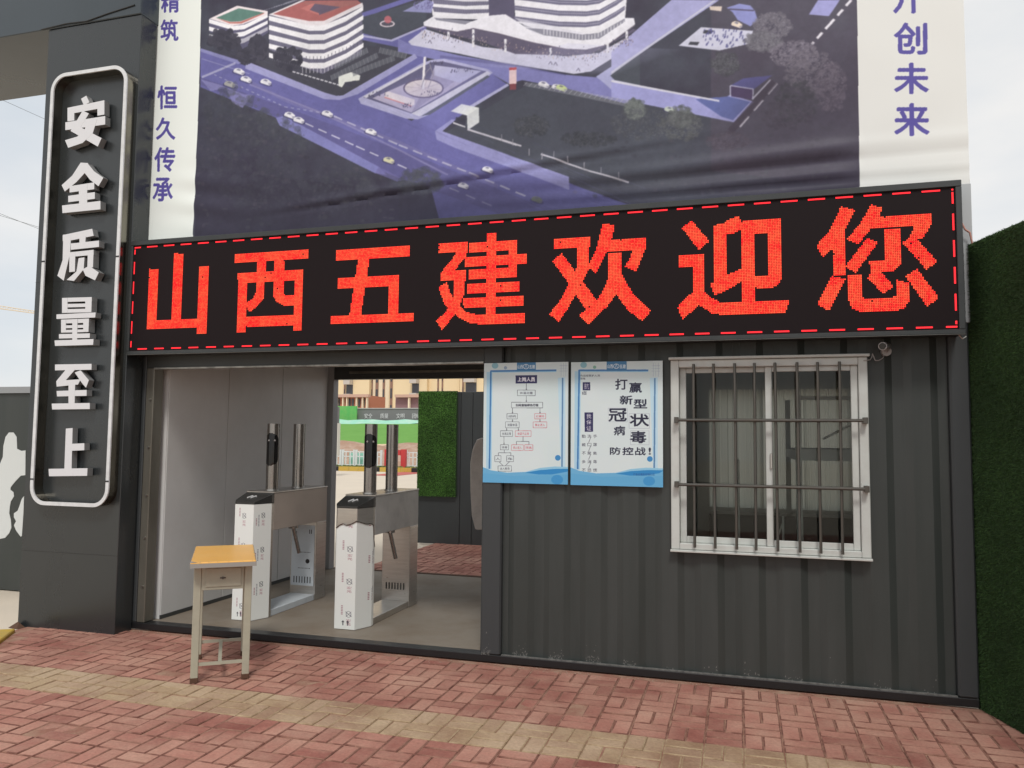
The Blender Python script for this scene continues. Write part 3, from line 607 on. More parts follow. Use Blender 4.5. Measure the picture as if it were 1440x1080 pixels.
# rubble at the foot
rb = MB().add([(-5.86, -.26, -.01), (-5.75, -.28, -.01), (-5.72, -.215, -.01), (-5.84, -.205, -.01), (-5.79, -.23, .04), (-5.77, -.24, .03)], [(0, 1, 5, 4), (1, 2, 5), (2, 3, 4, 5), (3, 0, 4)])
tag(rb.build('rubble', M['rust']), 'small broken brick lump at the left foot of the gate pillar', 'rubble')

# gate beam over the top
gb = empty('gate_beam', (-5, .3, 5.17), 'dark grey panelled gate beam running across the top left above the pillar', 'beam')
M['beam'] = mat('beam_gloss_panel', (.048, .062, .074), .2, noise=(.8, .5, (.036, .046, .052)), bump=(2.5, .1))
for i, (a, b) in enumerate(((-18, -13), (-12.99, -9), (-8.99, -4.84))): box('panel', M['beam'], gb, a, -.205-.004*i, 5.14+.01*i, b, .84, 7.4, bevel=.006)
sc_ = MB().tube([(-5.9, -.215, 5.165), (-5.62, -.217, 5.18), (-5.4, -.217, 5.17), (-5.18, -.217, 5.205), (-4.9, -.217, 5.24)], .006)
sc_.build('torn_seam', M['black'], gb)
hp = empty('gate_panel', (-1.8, .3, 3), 'grey panelled gate wall that carries the large printed banner', 'gate wall')
M['gpanel'] = mat('gate_panel_light', (.42, .44, .45), .5)
box('panel', M['gpanel'], hp, -4.82, .03, 2.93, 1.40, .5, 7.4, bevel=.004)
box('post', M['gpanel'], hp, 1.29, -.012, 2.35, 1.41, .028, 3.235, bevel=.004)
MB().tube([(1.33, -.05, 3.0), (1.36, -.05, 2.93), (1.385, -.05, 2.91), (1.40, -.05, 2.82)], .006).build('cable', mat('pink_cable', (.5, .25, .2), .6), hp)

# ================================================================== BANNER
BX0, BX1, BZ0, BZ1 = -4.96, 1.405, 3.12, 5.9
cv = Canvas(BX0, BZ0, BX1, BZ1, 400, 0.0, (70, 70, 84))
nz_ = vnoise(cv.h, cv.w, 90, 1)*.6+vnoise(cv.h, cv.w, 30, 2)*.4; tn = vnoise(cv.h, cv.w, 9, 3)*.5+vnoise(cv.h, cv.w, 4, 4)*.5; spk = np.clip((tn-.42)*4, 0, 1)
cv.a += ((nz_-.5)*np.float32(.10))[..., None]*np.array([.7, 1, .9], np.float32)
def cr_(name): cv.crop = {'P': (0, 0, 1), 'A': (260, 0, 4.235), 'B': (560, 0, 4.235), 'C': (860, 0, 3.892), 'D': (460, 80, 4.235), 'E': (700, 130, 2.717)}[name]
ROAD, LITE, WHT, LAWN, DK = (108, 107, 166), (162, 163, 216), (238, 238, 244), (78, 82, 93), (96, 94, 120)
P = cv.poly
cr_('P')
P((54, 51, 62), [(275, 235), (500, 262), (700, 275), (1208, 215), (1208, 290), (275, 345)], .5)
P(LAWN, [(600, 200), (760, 110), (900, 140), (1060, 170), (1205, 180), (1205, 260), (900, 290)], .7)
P((94, 84, 100), [(1000, 0), (1207, 0), (1208, 265), (1000, 240)], .45)
P(ROAD, [(281,70),(345,92),(460,137),(505,135),(573,167),(611,184),(625,200),(800,257),(890,290),(880,302),(620,318),(605,262),(567,252),(531,238),(387,165),(281,122)])
P((92, 88, 132), [(281,108),(400,150),(600,225),(760,290),(700,300),(560,250),(390,165),(281,118)], .5)
cr_('D'); P(ROAD, [(500,380),(980,100),(1080,170),(880,290),(720,400),(640,460)]); 
cr_('A'); P(ROAD, [(900,600),(1370,330),(1300,290),(1060,240),(1060,200),(1230,245),(1440,150),(1440,370),(1040,600)]); P(ROAD, [(1060,80),(1300,0),(1380,0),(1060,110)])
P((72, 72, 84), [(380,355),(1060,270),(1330,310),(1375,340),(940,575),(860,570)]); P((78, 82, 94), [(1060,105),(1440,0),(1440,140),(1230,235),(1060,200)])
cr_('B'); P((130,130,185), [(0,230),(60,260),(360,330),(640,380),(1000,450),(1250,470),(1440,520),(1440,640),(1000,530),(740,480),(660,500),(540,430),(250,360),(0,310)])
P((170,172,212), [(1180,460),(1440,290),(1440,600),(1300,560)]); P(LAWN, [(1265,455),(1300,420),(1440,320),(1440,510),(1290,480)])
P((205,205,226), [(60,250),(160,175),(500,280),(1000,340),(1200,320),(1430,190),(1440,250),(1150,430),(1050,445),(640,380),(360,320),(80,270)])
cr_('C'); P((168,168,212), [(0,405),(590,0),(330,0),(0,290)]); P(LITE, [(0,445),(590,555),(650,520),(780,560),(670,672),(0,535)]); P((100,110,168), [(460,545),(640,530),(760,560),(665,660),(600,640)])
P((205,206,222), [(0,395),(560,0),(575,0),(0,412)], .8); P((215,215,230), [(0,440),(590,550),(590,560),(0,452)])
# light pavements along the roads
cr_('A'); P((160,160,205), [(360,375),(380,368),(830,550),(900,570),(940,568),(1370,320),(1385,345),(1030,560),(920,595),(830,590),(355,405)]); P((140,140,190), [(90,285),(330,360),(380,350),(380,365),(310,378),(90,305)])
P((130,131,188), [(540,700),(590,690),(1150,990),(1200,1040),(1130,1030),(560,745)]); P((118,114,170), [(1150,990),(1310,1070),(1260,1078),(1130,1028)], .7)
P((140,138,190), [(90,470),(200,500),(350,560),(400,560),(340,640),(280,610),(240,520),(150,540)], .8)
P((175,175,212), [(1060,210),(1230,238),(1440,150),(1440,160),(1235,250),(1060,222)])
cr_('D'); P((150,150,200), [(640,440),(740,370),(765,372),(685,440),(1440,715),(1440,790),(760,540),(650,490)]); P((178,178,215), [(850,290),(1075,160),(1085,172),(870,300)])
# small block
cr_('A'); P(DK, [(145,110),(285,150),(490,70),(495,190),(340,290),(300,210),(145,190)])
for k in range(3): P(WHT, [(142,112+k*44),(285,152+k*44),(350,145+k*40),(492,82+k*38),(492,102+k*38),(350,172+k*40),(285,178+k*44),(142,136+k*44)], 1 if k < 2 else .6)
P((232,222,226), [(145,110),(310,33),(492,65),(492,85),(350,140),(285,152)]); P((96,130,122), [(185,105),(320,48),(470,74),(330,125),(270,128)]); P((190,120,115), [(185,105),(270,130),(330,127),(470,74),(470,80),(335,138),(265,138)])
# larger block
P((110,108,130), [(500,85),(760,150),(830,150),(1060,50),(1060,280),(1045,330),(820,440),(700,400),(500,290)])
for k in range(5): P(WHT, [(498,92+k*55),(740,150+k*56),(830,150+k*56),(960,100+k*55),(1066,40+k*54),(1066,66+k*54),(960,132+k*55),(830,184+k*56),(740,184+k*56),(498,120+k*55)], 1)
for x in range(700, 1060, 22): cv.line((90, 88, 108), [(x, 360-(max(x-830, 0))*.42), (x, 335-(max(x-830, 0))*.42)], .004); cv.line((215, 212, 225), [(x, 435-(max(x-830, 0))*.48), (x, 400-(max(x-830, 0))*.45)], .005)
P((170,104,104), [(505,82),(720,5),(1030,5),(1062,30),(960,80),(820,130),(740,130)]); P((228,222,228), [(498,85),(700,0),(720,2),(525,82),(740,126),(830,126),(1060,20),(1066,40),(830,152),(740,152)])
P((120,140,130), [(840,85),(960,40),(1010,35),(1040,25),(1030,10),(960,10),(700,15)],.15); P((104,92,112), [(690,50),(760,22),(930,45),(800,92)]); P((190,120,118), [(690,50),(760,22),(775,24),(745,60),(800,80),(800,92)])
def bush(c, rx, ry, col, n, r, al=.9):
    for _ in range(n):
        t = random.uniform(0, 2*PI); q = math.sqrt(random.random()); k_ = random.uniform(-8, 8)
        cv.ell(tuple(v+k_ for v in col), (c[0]+rx*q*math.cos(t), c[1]+ry*q*math.sin(t)), r*random.uniform(.5, 1.2), r*random.uniform(.5, 1.1), al, None, 9)
for c, rx, ry in (((230,235), 95, 55), ((430,285), 50, 75), ((615,345), 80, 68), ((360,330), 45, 35)): bush(c, rx, ry, (68, 67, 80), 90, 20)
cv.line((215, 215, 225), [(640, 425), (930, 510)], .010, dash=(.03, .01)); P((226,230,226), [(915,455),(990,430),(1045,450),(1040,478),(955,490),(935,520),(915,512)]); P((70,70,85), [(950,490),(1020,480),(1020,510),(960,515)])
for a, b in (((870,465), (1150,330)), ((890,400), (1090,300)), ((1000,440), (1250,345)), ((1160,300), (1320,335))): cv.line((118,122,132), [a, b], .045, .55); cv.line((160,162,172), [a, b], .05, .5, dash=(.004, .03))
for k in range(3): cv.line((205,205,225), [(470+60*k, 60-20*k), (700+50*k, -5-20*k)], .004, .5)
cv.ell((215,205,215), (1208,145), 45, 20); cv.ell((90,86,100), (1208,145), 36, 13); cv.ell((200,110,120), (1212,120), 22, 22, .8)
# island plaza
cr_('D'); P((176,176,212), [(185,248),(560,40),(620,18),(700,12),(960,75),(988,95),(960,120),(600,345),(540,370),(470,366),(200,278)])
P((100,98,130), [(215,240),(620,32),(690,28),(950,88),(500,335)]); P((178,172,198), [(270,245),(420,178),(530,130),(600,160),(640,60),(920,85),(500,330)]); P((120,116,150), [(640,70),(760,145),(500,330),(560,215)], .4)
P((182,182,212), [(640,50),(920,85),(790,155),(640,110)]); P((214,214,226), [(500,335),(955,85),(975,100),(550,352)]); P((84,88,94), [(560,350),(955,110),(972,118),(610,342)])
P((205,205,220), [(215,235),(560,50),(575,55),(232,245)]); cv.ell((100,92,118), (573,186), 122, 58); cv.ell((214,206,208), (573,186), 112, 50); 
for i in range(8): cv.line((180,168,180), [(573, 186), (573+108*math.cos(i*PI/4+.2), 186+48*math.sin(i*PI/4+.2))], .006, .7)
cv.line((225, 222, 228), [(572,190),(574,110),(582,0)], .02); cv.line((140,135,150), [(600,185),(632,110),(610,40)], .006); cv.line((140,135,150), [(560,180),(590,90),(620,60)], .006)
P((228,220,222), [(340,212),(365,205),(520,252),(518,285),(500,288),(342,236)]); P((205,130,130), [(342,236),(500,288),(500,294),(340,242)])
for _ in range(140):
    q = random.choice(((300,225,60,16),(470,290,30,12),(620,220,60,16),(800,85,70,12),(650,40,40,8))); x = q[0]+random.uniform(-1,1)*q[2]; y = q[1]+random.uniform(-1,1)*q[3]; cv.line((80,76,100), [(x,y),(x,y-9)], .004)
# booth and fence
P((222,226,228), [(735,322),(800,280),(905,303),(832,348)]); P((206,210,214), [(832,348),(905,303),(905,390),(835,436)]); P((62,62,76), [(765,356),(822,368),(822,408),(765,388)]); P((205,205,215), [(748,385),(822,412),(822,420),(748,395)])
cv.line((196,194,206), [(835,430),(1130,525)], .014); cr_('E'); cv.line((196,194,206), [(0,176),(90,205)], .012); cv.line((190,188,200), [(165,236),(240,262),(350,300),(500,342)], .012)
for x, y in ((15,160),(58,178),(120,215),(170,232),(215,225),(268,245),(330,265),(395,285),(462,305)): cv.line((150,148,160), [(x,y),(x,y+26)], .006)
# lanes
cr_('P'); WL = (206,206,226)
cv.line(WL, [(469,163),(560,203),(660,243),(740,276)], .012, .9, dash=(.085, .05)); cv.line(WL, [(411,165),(500,205),(577,239)], .010, .9, dash=(.085, .05)); cv.line(WL, [(632,264),(700,293)], .010, .5, dash=(.085, .06))
cv.line((150,146,190), [(350,118),(460,162),(560,210),(630,246)], .014, .6); cv.line((135,130,170), [(345,112),(400,140),(560,200),(700,262)], .03, .35); cv.line(WL, [(283,108),(330,88)], .02, .6); cv.line(WL, [(300,104),(400,150),(450,158)], .008, .5, dash=(.03,.03)); cv.line(WL, [(283,82),(350,103)], .006, .4)
def car(x, y, c=(232,232,238)):
    cr_('P'); cv.poly((66,64,96), [(x-10,y-1),(x-3,y-4),(x+9,y+3),(x+9,y+6),(x+2,y+6),(x-9,y+2)], .6); cv.poly(c, [(x-8,y-1),(x-6,y-4),(x-2,y-5),(x+3,y-4),(x+8,y),(x+8,y+3),(x+5,y+5),(x-1,y+3),(x-7,y+1)]); cv.poly((104,104,132), [(x-4,y-2.6),(x-1,y-4.2),(x+3,y-2.6),(x+1,y-1)], .8); cv.poly((130,128,150), [(x+3,y+2),(x+8,y+1),(x+8,y+3),(x+5,y+4.5)], .7)
for q in ((335,100),(345,111),(373,115),(407,162),(420,169),(460,160),(521,185),(686,239),(651,261)): car(*q)
car(546, 225, (214,212,180)); car(755, 281, (120,128,110)); car(322, 118, (170,170,170)); car(765,120); car(784,124); car(790,125,(200,215,150)); car(942,155,(190,200,190)); car(1036, 35, (230,215,200))
# main building
cr_('B'); P((92, 88, 112), [(540,0),(693,0),(693,125),(640,95),(540,110)]); P((228,228,236), [(205,0),(540,0),(542,108),(480,118),(215,110),(205,90)])
for y in (8, 55): P((112,110,132), [(205,y-12),(400,y+4),(542,y+2),(542,y+24),(400,y+30),(215,y+18)])
P((228,228,236), [(693,0),(1362,0),(1352,120),(1190,215),(1100,225),(860,195),(700,130)])
for y in (-30, 35, 100): P((112,110,134), [(693,y),(960,y+34),(1120,y+38),(1200,y+28),(1300,y-28),(1352,y-62),(1352,y-38),(1300,y+2),(1200,y+56),(1120,y+68),(960,y+64),(693,y+28)]); cv.line((168,166,186), [(700,y+14),(960,y+48),(1120,y+52),(1200,y+42),(1350,y-50)], .006, .8)
P((228,228,238), [(152,135),(210,100),(400,142),(550,95),(640,88),(700,125),(760,165),(870,180),(1100,235),(1200,225),(1350,112),(1405,112),(1412,150),(1250,270),(1120,300),(1000,295),(800,255),(600,200),(450,170),(350,190),(155,158)])
P((215,215,228), [(700,110),(1100,200),(1100,240),(800,200)], .7)
P((140,140,156), [(760,170),(870,178),(1100,212),(1200,200),(1350,115),(1350,135),(1200,235),(1100,245),(870,215)]); P((140,140,156), [(215,108),(440,128),(400,148),(230,122)])
for i in range(26): x = 870+i*19; y = 180+min(i, 12)*2.8-max(i-15, 0)*8.6; cv.line((225,225,232), [(x, y), (x, y+30)], .005)
P((98, 92, 114), [(165,163),(350,194),(450,174),(600,206),(800,260),(1000,300),(1120,306),(1250,276),(1400,175),(1420,185),(1150,325),(1000,335),(700,325),(500,250),(300,205)])
cv.line((120,112,130), [(155,158),(350,191),(450,171),(600,202),(800,257),(1000,297),(1120,302),(1250,272),(1412,155)], .006)
for x, y0, y1 in ((300,190,240), (448,176,282), (640,235,312), (910,290,335), (1250,262,322), (1362,190,246)): P((224,224,232), [(x-7,y0),(x+7,y0),(x+7,y1),(x-7,y1)])
for _ in range(520):
    x = random.uniform(130, 1400); y0 = np.interp(x, [130, 400, 800, 1150, 1400], [205, 240, 315, 350, 235]); y = y0+random.gauss(0, 18); cv.line(random.choice(((70,66,90),(110,100,120),(200,180,170))), [(x, y), (x, y-random.uniform(5, 12))], .004, .8)
for x, y in ((450,200),(910,370),(940,375),(1075,410),(190,240)): cv.line((90,86,110), [(x,y),(x-12,y+18)], .005); cv.line((90,86,110), [(x,y),(x+10,y+20)], .005)
P((232,205,205), [(662,410),(706,408),(706,500),(662,503)]); P((190,70,70), [(662,405),(706,403),(706,418),(662,420)]); P((190,80,80), [(664,503),(704,500),(704,535),(666,538)], .5)
P((172,174,184), [(750,490),(1440,610),(1400,645),(760,515)], .35)
for i in range(22): x = 770+i*30; y = 492+i*5.4; cv.line((190,192,200), [(x, y), (x-22, y+22)], .004, .7)
P(LITE, [(30,72),(170,0),(215,15),(200,80)], .8)
for _ in range(60): x = random.uniform(90, 210); y = random.uniform(15, 62); cv.line((110,106,150), [(x, y), (x+4, y-9)], .005)
cr_('C')
P((205,206,226), [(368,252),(490,150),(775,170),(760,240),(590,278)]); P((70,70,80), [(505,165),(560,168),(545,188),(500,184)]); P((70,70,80), [(430,230),(482,232),(470,250),(420,246)])
for _ in range(70): x = random.uniform(500, 740); y = random.uniform(170, 265); cv.line((90,90,140), [(x, y), (x+3, y-14)], .006)
P((142,146,202), [(630,42),(700,20),(760,30),(785,60),(800,110),(760,145),(690,110),(665,70)]); cv.line((90,84,110), [(640,50),(780,58)], .01); P((160,160,212), [(1080,80),(1130,0),(1250,0),(1190,90)]); P((215,200,190), [(535,35),(605,35),(600,62),(540,55)])
cv.line((224,222,232), [(1312,0),(1200,128),(1095,245)], .018, dash=(.05, .03)); cv.line((205,203,215), [(905,460),(680,722)], .016, dash=(.09, .05)); cv.line((190,188,205), [(870,440),(770,545)], .010); cv.line((66,58,72), [(890,450),(650,722)], .05, .7)
P((90,88,140), [(650,470),(720,432),(880,415),(778,492)]); P((78,64,98), [(652,474),(772,492),(768,548),(655,530)]); cv.line((190,190,215), [(650,530),(650,470),(775,490),(773,548)], .007)
for c, rx, ry, col in (((880,140),110,80,(122,118,130)), ((830,230),110,60,(118,116,126)), ((1000,300),140,80,(128,122,136)), ((1090,400),150,130,(126,120,132)), ((1200,480),90,150,(122,114,128)), ((1010,560),120,130,(76,78,84)), ((620,350),80,70,(88,88,96)), ((130,600),60,60,(112,118,118)), ((380,640),70,60,(104,108,110))):
    bush(c, rx*.95, ry*.95, tuple(v-14 for v in col), 120, 14, .5); bush(c, rx*.95, ry*.9, tuple(v+8 for v in col), 420, 4.2, .55)
cr_('E')
for c, rx, ry, col in (((560,120),130,70,(92,94,102)), ((700,130),90,60,(98,100,104)), ((130,130),70,45,(78,80,88)), ((1100,90),110,60,(84,80,92)), ((880,190),90,40,(92,86,98)), ((350,180),110,30,(74,76,84))):
    bush(c, rx*.95, ry*.9, tuple(v-12 for v in col), 90, 10, .5); bush(c, rx*.95, ry*.85, tuple(v+6 for v in col), 320, 3.0, .5)
cr_('P')
for c, rx, ry in (((330,170),45,50), ((300,210),35,40), ((380,205),50,45), ((470,270),60,30), ((370,260),60,35), ((590,255),30,18)): bush(c, rx, ry, (74, 77, 86), 60, 7, .35); bush(c, rx, ry, (86, 89, 96), 160, 2.4, .3)
cr_('A')
for k in range(5):
    for x in range(505, 1060, 13):
        yb = (92+k*55)+(x-500)*.24 if x < 740 else (184+k*56 if x < 830 else 184+k*56-(x-830)*.50)
        cv.line((150,148,168), [(x, yb+4+(28 if x < 740 else 0)), (x, yb+20+(22 if x < 740 else 0))], .0025, .55)
cr_('B')
for y in (35, 100):
    for x in range(700, 1350, 14):
        yy = np.interp(x, [693, 960, 1120, 1200, 1352], [y, y+34, y+38, y+28, y-62]); cv.line((160,158,180), [(x, yy+2), (x, yy+24)], .0025, .5)
for y in (8, 55):
    for x in range(215, 540, 13): cv.line((160,158,180), [(x, y+2), (x, y+20)], .0025, .5)
P((60, 56, 96), [(250,330),(640,375),(1000,440),(1000,455),(640,392),(250,345)], .3)
cr_('P')
for k in range(14):      # darker ink towards the street trees and along the lower road
    P((46, 44, 66), [(520+8*k, 252+3*k), (640, 232+4*k), (760, 238+4*k), (960, 262+4*k), (1207, 210+6*k), (1207, 320), (520, 345)], .055)
    P((58, 54, 74), [(275, 110+7*k), (400, 180+6*k), (560, 262+3*k), (560, 345), (275, 345)], .045)
    P((66, 58, 74), [(1030+6*k, 120), (1207, 20+10*k), (1207, 290), (900+12*k, 270)], .035)
for k in range(9): P((140, 142, 205), [(520+6*k, 128+k), (610, 190-k*2), (700-6*k, 130+k), (760-10*k, 92+k), (640, 90+2*k)], .035); P((196, 198, 236), [(640+10*k, 90+k), (860, 108-k), (960-8*k, 70), (800, 62)], .03)
for _ in range(260):
    x, y = random.uniform(300, 880), 0; y = 92+(x-300)*.34+random.gauss(0, 22); L_ = random.uniform(12, 50); cv.line(random.choice(((84,82,132),(136,136,188),(100,98,150))), [(x, y), (x+L_, y+L_*.44)], .006, .10)
for _ in range(900):
    x, y = random.uniform(278, 1205), random.uniform(100, 330); y0 = 118+(x-281)*.47
    if y > y0+12 and x < 560 or (x > 800 and y > 190): cv.ell(random.choice(((64,66,76),(84,86,92),(56,54,64),(92,86,98))), (x, y), random.uniform(1.5, 5), random.uniform(1, 3.5), .28, None, 7)
cv.a *= (1+(vnoise(cv.h, cv.w, 14, 8)-.5)*.05+(vnoise(cv.h, cv.w, 5, 9)-.5)*.05+(vnoise(cv.h, cv.w, 160, 12)-.5)*.10)[..., None]
cv.blur(); cv.blur(); cv.blur()
# white side strips and lettering
PU = (92, 84, 160)
cv.poly((240,245,240), [(150,-220),(283,-220),(283,0),(272,340),(150,340)]); cv.poly((226,227,224), [(1203.5,-220),(1205,0),(1208.5,262),(1209,300),(1400,300),(1400,-220)])
for c_, b_ in zip('精筑恒久传承', ((227,-12,252,17), (226,28,250,57), (222,121,248,153), (220,166,246,196), (218,208,246,241), (216,251,243,283))): cv.text(c_, PU, *b_, bold=.028)
for c_, b_ in zip('开创未来', ((1257,-28,1296,18), (1258,33,1303,76), (1258,90,1305,132), (1258,147,1306,191))): cv.text(c_, PU, *b_, bold=.028)
cv.blur()
def fold(x, z):
    d = 0.008*math.sin(x*1.1+z*2.0)+.004*math.sin(x*3.1-z*1.7)
    def ridge(c, w_, a): return a*math.exp(-((z-c)/w_)**2)*(.25 if x > .80 else 1 if x < .6 else .25+.75*(.8-x)/.2)
    s = 1/(1+math.exp(-(x+.9)*2.2)); s2 = 1/(1+math.exp(-(x+1.6)*1.6))
    d += s*(ridge(3.52+.03*math.sin(x*1.3), .045, .020)-ridge(3.44+.02*math.sin(x), .028, .020)+ridge(3.355+.01*math.sin(2*x), .022, .013)-ridge(3.31, .02, .012))
    t = 1/(1+math.exp(-(x+3.45)*7))*(1/(1+math.exp((x+.9)*3)))
    d += t*(ridge(3.46+.085*(x+3.4)+.0, .03, .016)-ridge(3.415+.085*(x+3.4)+.0, .014, .014))
    d += .010*math.exp(-((x+4.2)/.35)**2)*math.sin(z*28+x*5)*math.exp(-((z-3.6)/.25)**2)
    d += .003*math.sin(x*9+math.sin(z*6)*2)*math.exp(-(z-3.2)*1.2)
    return d*1.0
bn = empty('banner', (-1.8, 0, 3.2), 'large printed vinyl banner with an aerial campus rendering between white lettered strips', 'banner')
sheet('printed_sheet', print_mat('banner_print', cv.image('banner_print'), .5, 1.0, spec=.22), bn, BX0, BZ0, BX1, BZ1, -.002, .003, 260, 130, fold, (BX0, BZ0, BX1, BZ1))
del cv

# ================================================================== POSTERS
def poster_base(c):
    k = vnoise(c.h, c.w, 120, 5)[..., None]; c.a[:] = np.array((222, 232, 234))/255*(1-k*.5)+np.array((205, 226, 226))/255*k*.5
def arr(c, x, y0, y1, col=(60, 60, 70)): c.line(col, [(x, y0), (x, y1)], .003); c.poly(col, [(x-5, y1-8), (x+5, y1-8), (x, y1)])
PC = (660, 490, 4.8); NAVY = (38, 34, 86); BL = (64, 128, 190); LB = (150, 205, 238)
def mk_poster(x0, z0, x1, z1, which):
    c = Canvas(x0, z0, x1, z1, 900, -.0, (225, 232, 234)); poster_base(c); c.crop = PC
    dx = 0 if which == 1 else 590
    sh = (lambda x, y: (x, y)) if which == 1 else (lambda x, y: (692+(x-100)*1.055, y-6+(x-100)*.012+(y-100)*.012))
    q = lambda pts: [sh(*p) for p in pts]
    c.poly(LB, q([(145,150),(590,146),(590,160),(160,164)]), .8); c.poly((190,225,245), q([(600,200),(650,195),(650,800),(620,800)]), .8); c.poly(LB, q([(122,160),(160,160),(155,815),(118,815)]), .6)
    c.line(BL, q([(150,154),(590,149)]), .012); c.line(BL, q([(150,150),(140,812)]), .012); c.line((96,140,184), q([(632,200),(628,806)]), .011)
    for i in range(3): c.line((170,185,205), q([(610,118+i*18),(665,117+i*18)]), .002); c.line((170,185,205), q([(622+i*16,100),(622+i*16,190)]), .002)
    c.ell((140,190,205), sh(178,118), 22, 20); c.ell((150,175,200) if which == 1 else (130,180,160), sh(248,132), 11, 11); c.ell((60,140,200), sh(600,738), 19, 19)
    c.poly((64,128,178), q([(325,90),(452,90),(452,156),(325,156)])); c.text('山西', (225,235,242), *sh(330,112), *sh(364,138), bold=.02); c.text('五建', (225,235,242), *sh(408,112), *sh(446,138), bold=.02)
    for a_ in range(12): pass
    cx_, cy_ = sh(386, 124); c.ell((235,240,245), (cx_, cy_), 21, 17); c.ell((64,128,178), (cx_, cy_), 17, 13); c.line((235,240,245), [(cx_, cy_-14), (cx_-9, cy_+14)], .003); c.line((235,240,245), [(cx_, cy_-14), (cx_+9, cy_+14)], .003)
    c.poly((110,180,222), q([(95,800),(150,822),(260,838),(400,832),(500,818),(600,805),(690,800),(690,930),(90,930)]))
    c.poly((150,205,232), q([(370,836),(480,806),(580,796),(690,800),(690,812),(560,812)]))
    c.poly((44,140,205), q([(380,838),(480,820),(600,812),(690,812),(660,832),(560,850),(470,850)])); c.poly((80,165,215), q([(95,840),(300,860),(690,850),(690,930),(90,930)]), .35)
    c.ell((60,150,210), sh(595,885), 40, 32, .9)
    DKT = (70,70,84); RED = (200,70,90)
    if which == 1:
        c.poly(NAVY, [(316,183),(460,181),(460,236),(316,238)]); c.text('上岗人员', (232,230,238), 330, 196, 446, 224, bold=.015)
        def bx(x0, y0, x1, y1, t, col=DKT): c.frame(col, x0, y0, x1, y1, .0025); w_ = (x1-x0)*.14; c.text(t, col, x0+w_, y0+(y1-y0)*.3, x1-w_, y1-(y1-y0)*.26, bold=.005)
        arr(c, 388, 238, 282); bx(328,282,448,320,'体温测量'); arr(c, 388, 320, 362); bx(288,364,498,402,'扫码查验绿色行程'); arr(c, 295, 402, 440); arr(c, 480, 402, 440)
        bx(258,440,328,476,'绿码'); bx(444,440,518,476,'红黄码', RED); arr(c, 295, 476, 496); arr(c, 480, 476, 496); bx(248,496,340,536,'测量体温'); bx(434,496,526,536,'禁止进入', RED)
        arr(c, 256, 536, 556); arr(c, 335, 536, 556); bx(214,556,296,594,'体温正常'); bx(314,556,420,594,'体温不正常', RED); arr(c, 238, 594, 650); c.line(DKT, [(366,594),(366,628)], .003); c.line(DKT, [(322,650),(322,628),(406,628),(406,650)], .003)
        bx(214,650,268,684,'消毒'); bx(288,650,368,688,'禁止进入', RED); bx(376,650,432,688,'隔离', RED); c.line(DKT, [(240,684),(240,704)], .003); c.line(DKT, [(200,724),(200,704),(284,704),(284,724)], .003)
        bx(176,724,218,764,'人'); bx(256,724,302,764,'车'); c.line(DKT, [(205,764),(232,792)], .003); c.line(DKT, [(275,764),(246,792)], .003); bx(198,792,288,828,'进入现场')
    else:
        c.text('向战疫医护人员', DKT, 752, 178, 884, 192, bold=.005); c.text('致敬', DKT, 752, 198, 786, 212, bold=.005)
        c.poly(NAVY, [(768,230),(818,229),(818,284),(768,285)]); c.text('抗', (232,230,238), 778, 238, 810, 276); c.text('疫', (30,30,50), 762, 290, 796, 314, bold=.02)
        c.poly(NAVY, [(780,433),(838,432),(838,562),(782,563)])
        for i, t in enumerate('我保证'): c.text(t, (232,230,238), 793, 442+i*40, 826, 474+i*40, bold=.015)
        for i, t in enumerate(('勤洗手', '戴口罩', '不聚集', '多消毒', '不恐慌')):
            for k, g_ in enumerate(t): c.text(g_, DKT, 762+k*38, 582+i*57, 788+k*38, 604+i*57, bold=.008)
            if i < 4: c.line(DKT, [(822,600+i*57),(808,636+i*57)], .003)
        for t, b_ in zip('打赢新型冠状病毒防控战', ((988,208,1068,278),(1082,232,1164,298),(1018,320,1102,378),(1112,345,1200,404),(944,408,1062,492),(1086,445,1212,524),(978,524,1052,586),(1088,560,1194,638),(952,668,1022,716),(1036,668,1108,718),(1122,668,1190,720))):
            c.text(t, (30,30,58), *b_, bold=.022)
        for b_ in ((940,404,1068,496),(1080,440,1216,540),(1090,556,1214,650)): c.frame((170,175,190), *b_, .002)
        c.text('!', (30,30,58), 1212, 670, 1226, 716, bold=.02); c.text('打赢疫情防控阻击战', (30,80,140), 1108, 842, 1250, 858, bold=.0)
    c.blur(); return c
for which, (x0, z0, x1, z1), lab in ((1, (-1.803, 1.281, -1.172, 2.150), 'blue and white flow chart poster, the left of the two posters beside the window'), (2, (-1.152, 1.279, -.510, 2.146), 'blue and white virus prevention poster with large dark slogan characters nearest the window')):
    c = mk_poster(x0, z0, x1, z1, which)
    pr = empty('poster', ((x0+x1)/2, -.01, z0), lab, 'poster')
    sheet('printed_board', print_mat('poster_print', c.image('poster_print'), .3, .95), pr, x0, z0, x1, z1, -.016, .006, 1, 1, None, (x0, z0, x1, z1))
    box('board_edge', mat('poster_edge', (.2, .25, .3), .5), pr, x0+.003, -.0095, z0+.003, x1-.003, -.0085, z1-.003)
    del c

